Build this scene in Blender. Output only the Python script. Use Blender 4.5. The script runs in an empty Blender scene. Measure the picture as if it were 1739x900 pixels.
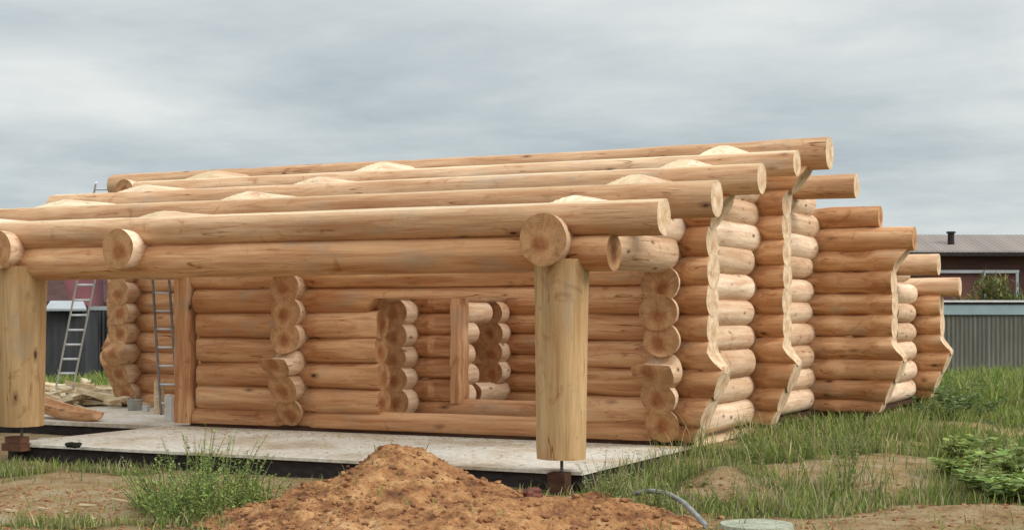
import bpy, bmesh, math, random
import numpy as np
from mathutils import Vector, Matrix
rnd = random.Random(7)
rs = np.random.RandomState(11)
S = bpy.context.scene
COL = S.collection

# ---------------------------------------------------------------- camera
VA = math.radians(26.0)
CV, SV = math.cos(VA), math.sin(VA)
cam_d = bpy.data.cameras.new('camera')
cam = bpy.data.objects.new('camera', cam_d); COL.objects.link(cam)
cam.location = (0, 0, 1.45)
cam.rotation_euler = (math.radians(90), 0, VA)
cam_d.sensor_width = 36
cam_d.lens = 36 * 2565 / 1739
cam_d.shift_y = 80 / 1739
cam_d.clip_start = 0.1
cam_d.clip_end = 3000
S.camera = cam

# ---------------------------------------------------------------- world, sun
SUN_EL, SUN_AZ = math.radians(36), math.radians(86)      # azimuth from +Y towards +X
w = bpy.data.worlds.new('World'); S.world = w; w.use_nodes = True
nt = w.node_tree; nt.nodes.clear()
def N(nt, typ, **kw):
    n = nt.nodes.new(typ)
    for k, v in kw.items():
        if k.startswith('_'): setattr(n, k[1:], v)
        else: n.inputs[k.replace('__', ' ')].default_value = v
    return n
def L(nt, a, ai, b, bi): nt.links.new(a.outputs[ai], b.inputs[bi])
def ramp(nt, stops, interp='LINEAR'):
    r = nt.nodes.new('ShaderNodeValToRGB'); r.color_ramp.interpolation = interp
    e = r.color_ramp.elements
    while len(e) < len(stops): e.new(0.5)
    for i, (p, c) in enumerate(stops):
        e[i].position = p
        e[i].color = (c, c, c, 1) if not isinstance(c, tuple) else (c[0], c[1], c[2], 1)
    return r
tc = N(nt, 'ShaderNodeTexCoord')
sep = N(nt, 'ShaderNodeSeparateXYZ'); L(nt, tc, 'Generated', sep, 0)
ab = N(nt, 'ShaderNodeMath', _operation='ABSOLUTE'); L(nt, sep, 2, ab, 0)
add = N(nt, 'ShaderNodeMath', _operation='ADD'); L(nt, ab, 0, add, 0); add.inputs[1].default_value = 0.10
dv = N(nt, 'ShaderNodeVectorMath', _operation='DIVIDE'); L(nt, tc, 'Generated', dv, 0)
cb = N(nt, 'ShaderNodeCombineXYZ'); [L(nt, add, 0, cb, i) for i in range(3)]; L(nt, cb, 0, dv, 1)
mpw = N(nt, 'ShaderNodeMapping'); L(nt, dv, 0, mpw, 0); mpw.inputs['Location'].default_value = (1.7, 0.4, 0.0)
n1 = N(nt, 'ShaderNodeTexNoise', Scale=0.75, Detail=9.0, Roughness=0.58, Distortion=0.15); L(nt, mpw, 0, n1, 'Vector')
n2 = N(nt, 'ShaderNodeTexNoise', Scale=0.21, Detail=2.0, Roughness=0.5); L(nt, mpw, 0, n2, 'Vector')
mx = N(nt, 'ShaderNodeMix', _data_type='FLOAT', Factor=0.5); L(nt, n1, 0, mx, 2); L(nt, n2, 0, mx, 3)
# brighter towards the zenith, as an overcast sky is
el = ramp(nt, [(0.0, -0.055), (0.10, -0.03), (0.16, 0.0), (0.3, 0.075), (1.0, 0.12)]); L(nt, ab, 0, el, 0)
elm = N(nt, 'ShaderNodeMapRange'); L(nt, ab, 0, elm, 0)
elm.inputs[1].default_value = 0; elm.inputs[2].default_value = 0.22; elm.inputs[3].default_value = -0.05; elm.inputs[4].default_value = 0.085
sm = N(nt, 'ShaderNodeMath', _operation='ADD'); L(nt, mx, 0, sm, 0); L(nt, elm, 0, sm, 1)
cr = ramp(nt, [(0.37, (0.182, 0.219, 0.244)), (0.46, (0.235, 0.270, 0.290)), (0.54, (0.312, 0.341, 0.350)), (0.65, (0.43, 0.445, 0.435))])
L(nt, sm, 0, cr, 0)
sky = N(nt, 'ShaderNodeTexSky', _sky_type='NISHITA', _sun_disc=False, _sun_elevation=SUN_EL, _sun_rotation=SUN_AZ)
bg1 = N(nt, 'ShaderNodeBackground', Strength=0.05); L(nt, sky, 0, bg1, 0)
zen = N(nt, 'ShaderNodeMapRange'); L(nt, ab, 0, zen, 0)
zen.inputs[1].default_value = 0.2; zen.inputs[2].default_value = 0.95; zen.inputs[3].default_value = 1.0; zen.inputs[4].default_value = 2.5
bg2 = N(nt, 'ShaderNodeBackground', Strength=1.0); L(nt, cr, 0, bg2, 0); L(nt, zen, 0, bg2, 1)
ms = N(nt, 'ShaderNodeMixShader', Fac=0.93); L(nt, bg1, 0, ms, 1); L(nt, bg2, 0, ms, 2)
ow = N(nt, 'ShaderNodeOutputWorld'); L(nt, ms, 0, ow, 0)

sd = bpy.data.lights.new('sun', 'SUN'); sd.energy = 1.5; sd.angle = math.radians(38); sd.color = (1.0, 0.97, 0.93)
sun = bpy.data.objects.new('sun', sd); COL.objects.link(sun)
sv = Vector((math.sin(SUN_AZ) * math.cos(SUN_EL), math.cos(SUN_AZ) * math.cos(SUN_EL), math.sin(SUN_EL)))
sun.rotation_euler = sv.to_track_quat('Z', 'Y').to_euler()
sun.location = (0, 0, 30)
S.view_settings.view_transform = 'Standard'; S.view_settings.look = 'None'
S.view_settings.exposure = 0.95; S.view_settings.gamma = 1.0
S.view_settings.use_curve_mapping = False

# ---------------------------------------------------------------- helpers
def at(px, d):                     # lateral metres u and depth d of a photo column -> world X, Y
    u = (px - 869.5) / 2565 * d
    return CV * u - SV * d, SV * u + CV * d
def UD(X, Y): return CV * X + SV * Y, -SV * X + CV * Y

_P = rs.rand(256, 256)
def vnoise(x, y):
    xi = np.floor(x).astype(int); yi = np.floor(y).astype(int)
    fx = x - xi; fy = y - yi
    fx = fx * fx * (3 - 2 * fx); fy = fy * fy * (3 - 2 * fy)
    a = _P[xi & 255, yi & 255]; b = _P[(xi + 1) & 255, yi & 255]
    c = _P[xi & 255, (yi + 1) & 255]; d = _P[(xi + 1) & 255, (yi + 1) & 255]
    return (a * (1 - fx) + b * fx) * (1 - fy) + (c * (1 - fx) + d * fx) * fy * 1.0
def fbm(x, y, o=4, g=0.5):
    s = 0; a = 1; t = 0
    for i in range(o):
        s = s + a * vnoise(x * 2 ** i + 17.3 * i, y * 2 ** i + 9.1 * i); t += a; a *= g
    return s / t

def tag(o, label=None, cat=None, group=None, kind=None):
    if label: o['label'] = label
    if cat: o['category'] = cat
    if group: o['group'] = group
    if kind: o['kind'] = kind
    return o
def empty(name, loc, label, cat, group=None):
    o = bpy.data.objects.new(name, None); COL.objects.link(o); o.location = loc; o.empty_display_size = 0.2
    return tag(o, label, cat, group)
def mesh_obj(name, verts, faces, mats, parent=None, mi=None, smooth=False, sharp=None, loc=None, cols=None):
    """verts in world space; loc = origin of the object"""
    me = bpy.data.meshes.new(name)
    v = np.asarray(verts, float)
    if loc is None: loc = tuple(v.mean(axis=0)) if parent is not None else (0, 0, 0)
    v = v - np.asarray(loc)
    me.from_pydata(v.tolist(), [], faces if isinstance(faces, list) else faces.tolist())
    for m in (mats if isinstance(mats, (list, tuple)) else [mats]): me.materials.append(m)
    if mi is not None: me.polygons.foreach_set('material_index', np.asarray(mi, dtype=np.int32))
    if smooth: me.polygons.foreach_set('use_smooth', [True] * len(me.polygons))
    if cols is not None:
        ca = me.color_attributes.new('tint', 'FLOAT_COLOR', 'POINT')
        ca.data.foreach_set('color', np.asarray(cols, dtype=np.float32).ravel())
    me.update()
    if smooth and sharp: me.set_sharp_from_angle(angle=math.radians(sharp))
    o = bpy.data.objects.new(name, me); COL.objects.link(o)
    o.location = loc
    if parent is not None:
        o.parent = parent
        pl = Vector(parent.location)
        if parent.parent is not None: pl = pl + Vector(parent.parent.location)
        o.location = Vector(loc) - pl
    return o
class MB:
    def __init__(s): s.v = []; s.f = []; s.m = []
    def add(s, vs, fs, m=0):
        b = len(s.v); s.v += [tuple(p) for p in vs]; s.f += [tuple(i + b for i in f) for f in fs]; s.m += [m] * len(fs)
    def box(s, c, size, M=None, m=0, bev=0):
        x, y, z = [k / 2 for k in size]
        vs = [Vector((a, b, d)) for a in (-x, x) for b in (-y, y) for d in (-z, z)]
        if M: vs = [M @ p for p in vs]
        vs = [p + Vector(c) for p in vs]
        s.add(vs, [(0, 1, 3, 2), (4, 6, 7, 5), (0, 4, 5, 1), (2, 3, 7, 6), (0, 2, 6, 4), (1, 5, 7, 3)], m)
    def tube(s, pts, r, n=8, m=0, cap=True):
        pts = [Vector(p) for p in pts]; rr = r if isinstance(r, (list, tuple)) else [r] * len(pts)
        vs = []; fs = []
        for i, p in enumerate(pts):
            t = (pts[min(i + 1, len(pts) - 1)] - pts[max(i - 1, 0)]).normalized()
            a = t.cross(Vector((0, 0, 1)));
            if a.length < 0.05: a = t.cross(Vector((1, 0, 0)))
            a.normalize(); b = t.cross(a)
            for k in range(n):
                q = 2 * math.pi * k / n
                vs.append(p + (a * math.cos(q) + b * math.sin(q)) * rr[i])
        for i in range(len(pts) - 1):
            for k in range(n):
                k2 = (k + 1) % n
                fs.append((i * n + k, i * n + k2, (i + 1) * n + k2, (i + 1) * n + k))
        if cap:
            fs.append(tuple(range(n))[::-1]); fs.append(tuple((len(pts) - 1) * n + k for k in range(n)))
        s.add(vs, fs, m)
    def obj(s, name, mats, parent=None, smooth=False, sharp=40, loc=None):
        return mesh_obj(name, s.v, s.f, mats, parent, s.m, smooth, sharp, loc)

# ---------------------------------------------------------------- materials
def mat(name, rough=0.8, spec=0.25):
    m = bpy.data.materials.new(name); m.use_nodes = True
    nt = m.node_tree; b = nt.nodes['Principled BSDF']
    b.inputs['Roughness'].default_value = rough; b.inputs['Specular IOR Level'].default_value = spec
    return m, nt, b
def scaled(nt, scale, coord='Object', vary=False):
    tc = N(nt, 'ShaderNodeTexCoord'); mp = N(nt, 'ShaderNodeMapping'); L(nt, tc, coord, mp, 0)
    mp.inputs['Scale'].default_value = scale
    if vary:
        oi = N(nt, 'ShaderNodeObjectInfo'); mu = N(nt, 'ShaderNodeVectorMath', _operation='SCALE')
        cx = N(nt, 'ShaderNodeCombineXYZ'); L(nt, oi, 'Random', cx, 0); L(nt, oi, 'Random', cx, 1); L(nt, oi, 'Random', cx, 2)
        L(nt, cx, 0, mu, 0); mu.inputs['Scale'].default_value = 137.0
        L(nt, mu, 0, mp, 'Location')
    return mp
def mixc(nt, mode='MIX', fac=1.0):
    return N(nt, 'ShaderNodeMix', _data_type='RGBA', _blend_type=mode, Factor=fac)

def wood_mat(name, c_dark, c_light, knots=True, streak=1.0, rough=0.72, kden=0.40, ks=1.0):
    """peeled log, grain along local X, one tint per log"""
    m, nt, b = mat(name, rough, 0.22)
    g = N(nt, 'ShaderNodeTexNoise', Scale=1.0, Detail=6.0, Roughness=0.6, Distortion=0.4); L(nt, scaled(nt, (0.9, 14, 14), vary=True), 0, g, 'Vector')
    r1 = ramp(nt, [(0.3, c_dark), (0.62, c_light)]); L(nt, g, 0, r1, 0)
    # broad drifts of colour
    g2 = N(nt, 'ShaderNodeTexNoise', Scale=1.0, Detail=3.0, Roughness=0.55); L(nt, scaled(nt, (0.7, 2.6, 2.6), vary=True), 0, g2, 'Vector')
    r2 = ramp(nt, [(0.3, (0.80, 0.68, 0.56)), (0.58, (1.0, 0.98, 0.96)), (0.75, (1.12, 1.12, 1.12))]); L(nt, g2, 0, r2, 0)
    m1 = mixc(nt, 'MULTIPLY', 0.85 * streak); L(nt, r1, 0, m1, 6); L(nt, r2, 0, m1, 7)
    # fine fibre
    g3 = N(nt, 'ShaderNodeTexNoise', Scale=1.0, Detail=4.0, Roughness=0.7); L(nt, scaled(nt, (4, 70, 70), vary=True), 0, g3, 'Vector')
    r3 = ramp(nt, [(0.3, (0.82, 0.78, 0.72)), (0.7, (1.06, 1.06, 1.06))]); L(nt, g3, 0, r3, 0)
    m2 = mixc(nt, 'MULTIPLY', 0.7); L(nt, m1, 2, m2, 6); L(nt, r3, 0, m2, 7)
    # crosswise drawknife and bark remnants
    g4 = N(nt, 'ShaderNodeTexNoise', Scale=1.0, Detail=3.0, Roughness=0.7, Distortion=1.0); L(nt, scaled(nt, (3.2, 4.2, 4.2), vary=True), 0, g4, 'Vector')
    r4 = ramp(nt, [(0.27, (0.52, 0.33, 0.20)), (0.40, (1, 1, 1))]); L(nt, g4, 0, r4, 0)
    m3 = mixc(nt, 'MULTIPLY', 0.55); L(nt, m2, 2, m3, 6); L(nt, r4, 0, m3, 7)
    # drying cracks and grey weathered drifts
    g6 = N(nt, 'ShaderNodeTexNoise', Scale=1.0, Detail=2.0, Roughness=0.5, Distortion=0.25); L(nt, scaled(nt, (0.55, 9, 9), vary=True), 0, g6, 'Vector')
    r6 = ramp(nt, [(0.488, (1, 1, 1)), (0.4975, (0.38, 0.24, 0.16)), (0.5025, (0.38, 0.24, 0.16)), (0.512, (1, 1, 1))]); L(nt, g6, 0, r6, 0)
    g7 = N(nt, 'ShaderNodeTexNoise', Scale=1.0, Detail=4.0, Roughness=0.6); L(nt, scaled(nt, (1.6, 3.0, 3.0), vary=True), 0, g7, 'Vector')
    r7 = ramp(nt, [(0.5, 0.0), (0.62, 1.0)]); L(nt, g7, 0, r7, 0)
    m6 = mixc(nt, 'MULTIPLY'); L(nt, r7, 0, m6, 0); L(nt, m3, 2, m6, 6); L(nt, r6, 0, m6, 7)
    r8 = ramp(nt, [(0.30, 0.45), (0.42, 0.0)]); L(nt, g7, 0, r8, 0)
    m7 = mixc(nt); L(nt, r8, 0, m7, 0); L(nt, m6, 2, m7, 6); m7.inputs[7].default_value = (c_light[1] * .80, c_light[1] * .68, c_light[1] * .54, 1)
    m3 = m7
    oi = N(nt, 'ShaderNodeObjectInfo')
    r5 = ramp(nt, [(0.0, (0.80, 0.72, 0.64)), (0.5, (0.96, 0.93, 0.90)), (1.0, (1.12, 1.14, 1.16))]); L(nt, oi, 'Random', r5, 0)
    m4 = mixc(nt, 'MULTIPLY', 1.0); L(nt, m3, 2, m4, 6); L(nt, r5, 0, m4, 7)
    out = m4
    if knots:
        nz = N(nt, 'ShaderNodeTexNoise', Scale=9.0, Detail=2.0)
        vo = N(nt, 'ShaderNodeTexVoronoi', Scale=1.0, Randomness=1.0)
        mp = scaled(nt, (1.9 * ks, 4.6 * ks, 4.6 * ks), vary=True); L(nt, mp, 0, vo, 'Vector'); L(nt, mp, 0, nz, 'Vector')
        ad = N(nt, 'ShaderNodeMath', _operation='MULTIPLY_ADD'); L(nt, nz, 0, ad, 0); ad.inputs[1].default_value = 0.10; L(nt, vo, 'Distance', ad, 2)
        sc = N(nt, 'ShaderNodeSeparateColor'); L(nt, vo, 'Color', sc, 0)
        pick = N(nt, 'ShaderNodeMath', _operation='GREATER_THAN'); L(nt, sc, 0, pick, 0); pick.inputs[1].default_value = kden
        k1 = ramp(nt, [(0.105, 1.0), (0.15, 0.45), (0.26, 0.0)]); L(nt, ad, 0, k1, 0)
        km = N(nt, 'ShaderNodeMath', _operation='MULTIPLY'); L(nt, k1, 0, km, 0); L(nt, pick, 0, km, 1)
        m5 = mixc(nt); L(nt, km, 0, m5, 0); L(nt, m4, 2, m5, 6); m5.inputs[7].default_value = (0.085, 0.035, 0.018, 1)
        out = m5
    L(nt, out, 2, b, 'Base Color')
    bp = N(nt, 'ShaderNodeBump', Strength=0.35, Distance=0.02)
    ba = N(nt, 'ShaderNodeMath', _operation='ADD'); L(nt, g3, 0, ba, 0); L(nt, g, 0, ba, 1); L(nt, ba, 0, bp, 'Height'); L(nt, bp, 0, b, 'Normal')
    return m
def end_mat(name, c_dark, c_light):
    m, nt, b = mat(name, 0.8, 0.15)
    mp = scaled(nt, (1, 1, 1)); sp = N(nt, 'ShaderNodeSeparateXYZ'); L(nt, mp, 0, sp, 0)
    nz = N(nt, 'ShaderNodeTexNoise', Scale=7.0, Detail=2.0); L(nt, scaled(nt, (1, 1, 1), vary=True), 0, nz, 'Vector')
    oi = N(nt, 'ShaderNodeObjectInfo')
    ox = N(nt, 'ShaderNodeMath', _operation='MULTIPLY_ADD'); L(nt, oi, 'Random', ox, 0); ox.inputs[1].default_value = 0.07; ox.inputs[2].default_value = -0.035
    oy = N(nt, 'ShaderNodeMath', _operation='PINGPONG'); L(nt, oi, 'Random', oy, 0); oy.inputs[1].default_value = 0.045
    ax_ = N(nt, 'ShaderNodeMath', _operation='ADD'); L(nt, sp, 1, ax_, 0); L(nt, ox, 0, ax_, 1)
    ay_ = N(nt, 'ShaderNodeMath', _operation='ADD'); L(nt, sp, 2, ay_, 0); L(nt, oy, 0, ay_, 1)
    cb = N(nt, 'ShaderNodeCombineXYZ'); L(nt, ax_, 0, cb, 0); L(nt, ay_, 0, cb, 1)
    at2 = N(nt, 'ShaderNodeMath', _operation='ARCTAN2'); L(nt, ax_, 0, at2, 0); L(nt, ay_, 0, at2, 1)
    cr_ = N(nt, 'ShaderNodeCombineXYZ'); L(nt, at2, 0, cr_, 0); L(nt, oi, 'Random', cr_, 1)
    mcr = N(nt, 'ShaderNodeMapping'); mcr.inputs['Scale'].default_value = (1.3, 90, 1); L(nt, cr_, 0, mcr, 0)
    ncr = N(nt, 'ShaderNodeTexNoise', Scale=1.0, Detail=2.0); L(nt, mcr, 0, ncr, 'Vector')
    rcr = ramp(nt, [(0.485, 1.0), (0.497, 0.35), (0.503, 0.35), (0.515, 1.0)]); L(nt, ncr, 0, rcr, 0)
    ln = N(nt, 'ShaderNodeVectorMath', _operation='LENGTH'); L(nt, cb, 0, ln, 0)
    ad = N(nt, 'ShaderNodeMath', _operation='MULTIPLY_ADD'); L(nt, nz, 0, ad, 0); ad.inputs[1].default_value = 0.035; L(nt, ln, 'Value', ad, 2)
    mu = N(nt, 'ShaderNodeMath', _operation='MULTIPLY'); L(nt, ad, 0, mu, 0); mu.inputs[1].default_value = 260.0
    si = N(nt, 'ShaderNodeMath', _operation='SINE'); L(nt, mu, 0, si, 0)
    r1 = ramp(nt, [(0.0, 0.86), (0.6, 1.0)]); L(nt, si, 0, r1, 0)
    r0 = ramp(nt, [(0.06, c_dark), (0.13, c_light), (0.2, tuple(k * 0.9 for k in c_light))]); L(nt, ad, 0, r0, 0)
    m1 = mixc(nt, 'MULTIPLY', 0.8); L(nt, r0, 0, m1, 6); L(nt, r1, 0, m1, 7)
    n2 = N(nt, 'ShaderNodeTexNoise', Scale=9.0, Detail=5.0, Roughness=0.7); L(nt, scaled(nt, (1, 1, 1), vary=True), 0, n2, 'Vector')
    r2 = ramp(nt, [(0.35, (0.62, 0.5, 0.4)), (0.6, (1.05, 1.05, 1.05))]); L(nt, n2, 0, r2, 0)
    m2 = mixc(nt, 'MULTIPLY', 0.75); L(nt, m1, 2, m2, 6); L(nt, r2, 0, m2, 7)
    m8 = mixc(nt, 'MULTIPLY', 0.35); L(nt, m2, 2, m8, 6); L(nt, rcr, 0, m8, 7)
    L(nt, m8, 2, b, 'Base Color')
    return m
def noise_mat(name, stops, scale=(5, 5, 5), rough=0.9, bump=0.0, bdist=0.02, detail=6, spec=0.15, coord='Object', rough2=0.6, fine=None):
    m, nt, b = mat(name, rough, spec)
    g = N(nt, 'ShaderNodeTexNoise', Scale=1.0, Detail=float(detail), Roughness=rough2); L(nt, scaled(nt, scale, coord), 0, g, 'Vector')
    r = ramp(nt, stops); L(nt, g, 0, r, 0)
    last = (r, 0)
    if fine:
        g2 = N(nt, 'ShaderNodeTexNoise', Scale=1.0, Detail=4.0, Roughness=0.7); L(nt, scaled(nt, fine, coord), 0, g2, 'Vector')
        r2 = ramp(nt, [(0.32, (0.66, 0.62, 0.58)), (0.62, (1.08, 1.08, 1.08))]); L(nt, g2, 0, r2, 0)
        mm = mixc(nt, 'MULTIPLY', 0.9); L(nt, r, 0, mm, 6); L(nt, r2, 0, mm, 7); last = (mm, 2)
    L(nt, last[0], last[1], b, 'Base Color')
    if bump:
        bp = N(nt, 'ShaderNodeBump', Strength=bump, Distance=bdist); L(nt, g, 0, bp, 'Height'); L(nt, bp, 0, b, 'Normal')
    return m
def tint_mat(name, base, rough=0.7, trans=0.25):
    """leaves and blades: colour per blade from the tint attribute"""
    m, nt, b = mat(name, rough, 0.2)
    a = N(nt, 'ShaderNodeAttribute', _attribute_name='tint')
    mm = mixc(nt, 'MULTIPLY', 1.0); L(nt, a, 'Color', mm, 6); mm.inputs[7].default_value = (*base, 1)
    L(nt, mm, 2, b, 'Base Color')
    tr = N(nt, 'ShaderNodeBsdfTranslucent'); L(nt, mm, 2, tr, 0)
    ms = N(nt, 'ShaderNodeMixShader', Fac=trans); out = nt.nodes['Material Output']
    L(nt, b, 0, ms, 1); L(nt, tr, 0, ms, 2); L(nt, ms, 0, out, 0)
    return m

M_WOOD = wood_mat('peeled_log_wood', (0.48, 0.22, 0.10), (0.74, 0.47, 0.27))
M_ROOFLOG = wood_mat('skylit_roof_log_wood', (0.51, 0.275, 0.145), (0.76, 0.54, 0.355), streak=0.8)  # same wood, skylight on the roof logs painted in as a paler tone
M_PALE = wood_mat('sunlit_log_wood', (0.56, 0.36, 0.23), (0.79, 0.64, 0.48), streak=0.7, kden=0.25, ks=1.35)  # same wood for logs along Y, sunlight on their sides painted in
M_END = end_mat('shaded_log_end_grain', (0.38, 0.155, 0.07), (0.56, 0.315, 0.155))  # shade on the viewer-facing log ends painted into the end grain
M_CUT = end_mat('sunlit_log_cut', (0.64, 0.43, 0.26), (0.76, 0.58, 0.39))  # sunlight on the right-facing profiled cuts painted in as a paler tone
M_PLANED = wood_mat('planed_skylit_wood', (0.62, 0.47, 0.29), (0.76, 0.63, 0.44), knots=False, streak=.5)  # skylight on the planed log tops painted in; also the pale base board
M_POST = wood_mat('post_wood', (0.41, 0.255, 0.115), (0.57, 0.405, 0.22), knots=True, streak=0.8)
M_SILL = noise_mat('dark_sill_plank', [(0.3, (0.045, 0.022, 0.014)), (0.7, (0.09, 0.045, 0.028))], (2, 20, 20), fine=(8, 60, 60))
M_SLAB = noise_mat('porch_deck_concrete', [(0.30, (0.36, 0.27, 0.18)), (0.42, (0.52, 0.44, 0.34)), (0.52, (0.61, 0.56, 0.48)), (0.7, (0.68, 0.65, 0.58))], (0.9, 0.9, 1), fine=(14, 14, 14), bump=0.1, coord='Object')
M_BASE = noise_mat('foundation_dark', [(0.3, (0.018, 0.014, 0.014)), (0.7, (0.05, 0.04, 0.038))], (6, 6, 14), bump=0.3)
M_SAND = noise_mat('orange_sand', [(0.34, (0.11, 0.045, 0.024)), (0.44, (0.25, 0.115, 0.048)), (0.54, (0.36, 0.185, 0.078)), (0.68, (0.47, 0.29, 0.145))], (3.6, 3.6, 5), fine=(34, 34, 34), bump=0.9, bdist=0.05, rough2=0.7)
M_CLOD = noise_mat('sand_clod', [(0.3, (0.12, 0.05, 0.026)), (0.6, (0.30, 0.145, 0.065)), (0.8, (0.48, 0.30, 0.16))], (9, 9, 9), bump=0.4)
M_GRASS = tint_mat('grass_blades', (1, 1, 1), 0.7, 0.3)
M_LEAF = tint_mat('weed_leaves', (1, 1, 1), 0.55, 0.25)
M_ALU = noise_mat('aluminium', [(0.3, (0.45, 0.46, 0.48)), (0.7, (0.62, 0.63, 0.65))], (4, 4, 4), rough=0.42, spec=0.5)
M_ALUD = noise_mat('weathered_steel', [(0.3, (0.10, 0.09, 0.085)), (0.7, (0.22, 0.2, 0.19))], (5, 5, 5), rough=0.5)

# ---------------------------------------------------------------- ground
def g_height(X, Y):
    u, d = UD(X, Y)
    z = -0.185 + 0.09 * (fbm(X * 0.35 + 40, Y * 0.35 + 40, 3) - 0.5)
    z = z + 0.05 * (fbm(X * 2.2 + 9, Y * 2.2 + 3, 3) - 0.5)
    # low bank of earth at the right of the porch
    z = z + 0.20 * np.exp(-((u - 1.95) / 0.42) ** 2 - ((d - 13.9) / 0.55) ** 2)
    z = z + 0.12 * np.exp(-((u - 3.2) / 0.9) ** 2 - ((d - 14.6) / 1.0) ** 2)
    z = z + 0.12 * np.exp(-((u - 3.7) / 1.0) ** 2 - ((d - 11.8) / 0.6) ** 2)
    z = z + 0.13 * np.clip((X + 6.2) / .5, 0, 1) * np.clip((Y - 14.4) / 1.2, 0, 1) * np.clip((-1.5 - X) / 2, 0, 1)
    z = z - 0.06 * np.clip((d - 30) / 60, 0, 1)
    return z
def grassy(X, Y):
    """0 bare earth .. 1 grass"""
    u, d = UD(X, Y)
    px = 869.5 + 2565 * u / d
    n = fbm(X * 0.9 + 5, Y * 0.9 + 70, 4)
    right = np.clip((px - 960) / 150, 0, 1)
    g = 0.12 + 0.58 * right
    g = g + 0.9 * np.exp(-((u + 2.75) / 0.62) ** 2 - ((d - 12.7) / 0.85) ** 2)           # weeds at left of mound
    g = g + 0.75 * np.exp(-((u + 3.4) / 1.6) ** 2 - ((d - 11.65) / 0.42) ** 2)           # green along bottom left
    g = g - 0.9 * np.exp(-((u - 1.95) / 0.4) ** 2 - ((d - 13.6) / 0.55) ** 2)           # bare banks
    g = g - 1.2 * np.exp(-((u - 3.75) / 1.05) ** 2 - ((d - 11.7) / 0.55) ** 2)
    g = g - 0.9 * np.exp(-((u - 2.75) / 0.55) ** 2 - ((d - 14.9) / 0.35) ** 2)
    far = np.clip((d - 17) / 5, 0, 1)
    g = g * (1 - far) + 0.95 * far
    return np.clip(g + (n - 0.52) * 2.6, 0, 1)

def grid_sheet(us, ds, fn):
    U, D = np.meshgrid(us, ds)
    X = CV * U - SV * D; Y = SV * U + CV * D
    Z = fn(X, Y)
    n, m = U.shape
    V = np.stack([X.ravel(), Y.ravel(), Z.ravel()], 1)
    i = np.arange(n * m).reshape(n, m)
    F = np.stack([i[:-1, :-1].ravel(), i[:-1, 1:].ravel(), i[1:, 1:].ravel(), i[1:, :-1].ravel()], 1)
    return V, F
us = np.concatenate([-np.geomspace(900, 8, 40), np.linspace(-7.9, 7.9, 330), np.geomspace(8, 900, 40)])
ds = np.concatenate([-np.geomspace(900, 2, 14), np.linspace(0, 9.5, 20), np.linspace(9.6, 18, 210), np.geomspace(18.1, 1500, 90)])
V, F = grid_sheet(us, ds, g_height)
gr = grassy(V[:, 0], V[:, 1])
m, nt, b = mat('earth_and_turf', 0.95, 0.1)
a = N(nt, 'ShaderNodeAttribute', _attribute_name='tint')
g = N(nt, 'ShaderNodeTexNoise', Scale=1.0, Detail=7.0, Roughness=0.7); L(nt, scaled(nt, (3.2, 3.2, 3.2)), 0, g, 'Vector')
rS = ramp(nt, [(0.3, (0.24, 0.145, 0.07)), (0.43, (0.44, 0.285, 0.135)), (0.55, (0.54, 0.385, 0.21)), (0.72, (0.62, 0.52, 0.37))]); L(nt, g, 0, rS, 0)
g2 = N(nt, 'ShaderNodeTexNoise', Scale=1.0, Detail=5.0, Roughness=0.75); L(nt, scaled(nt, (26, 26, 26)), 0, g2, 'Vector')
rF = ramp(nt, [(0.3, 0.62), (0.62, 1.1)]); L(nt, g2, 0, rF, 0)
mS = mixc(nt, 'MULTIPLY', 0.9); L(nt, rS, 0, mS, 6); L(nt, rF, 0, mS, 7)
rG = ramp(nt, [(0.3, (0.06, 0.065, 0.025)), (0.55, (0.11, 0.13, 0.04)), (0.75, (0.22, 0.18, 0.085))]); L(nt, g, 0, rG, 0)
mG = mixc(nt, 'MULTIPLY', 0.8); L(nt, rG, 0, mG, 6); L(nt, rF, 0, mG, 7)
sp = N(nt, 'ShaderNodeSeparateColor'); L(nt, a, 'Color', sp, 0)
ms2 = ramp(nt, [(0.35, 0.0), (0.7, 1.0)]); L(nt, sp, 0, ms2, 0)
mm = mixc(nt); L(nt, ms2, 0, mm, 0); L(nt, mS, 2, mm, 6); L(nt, mG, 2, mm, 7); L(nt, mm, 2, b, 'Base Color')
bp = N(nt, 'ShaderNodeBump', Strength=1.0, Distance=0.09); L(nt, g2, 0, bp, 'Height'); L(nt, bp, 0, b, 'Normal')
M_GROUND = m
cols = np.stack([gr, gr, gr, np.ones_like(gr)], 1)
ground = mesh_obj('ground', V, F, M_GROUND, smooth=True, cols=cols)
tag(ground, kind='structure')

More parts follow.
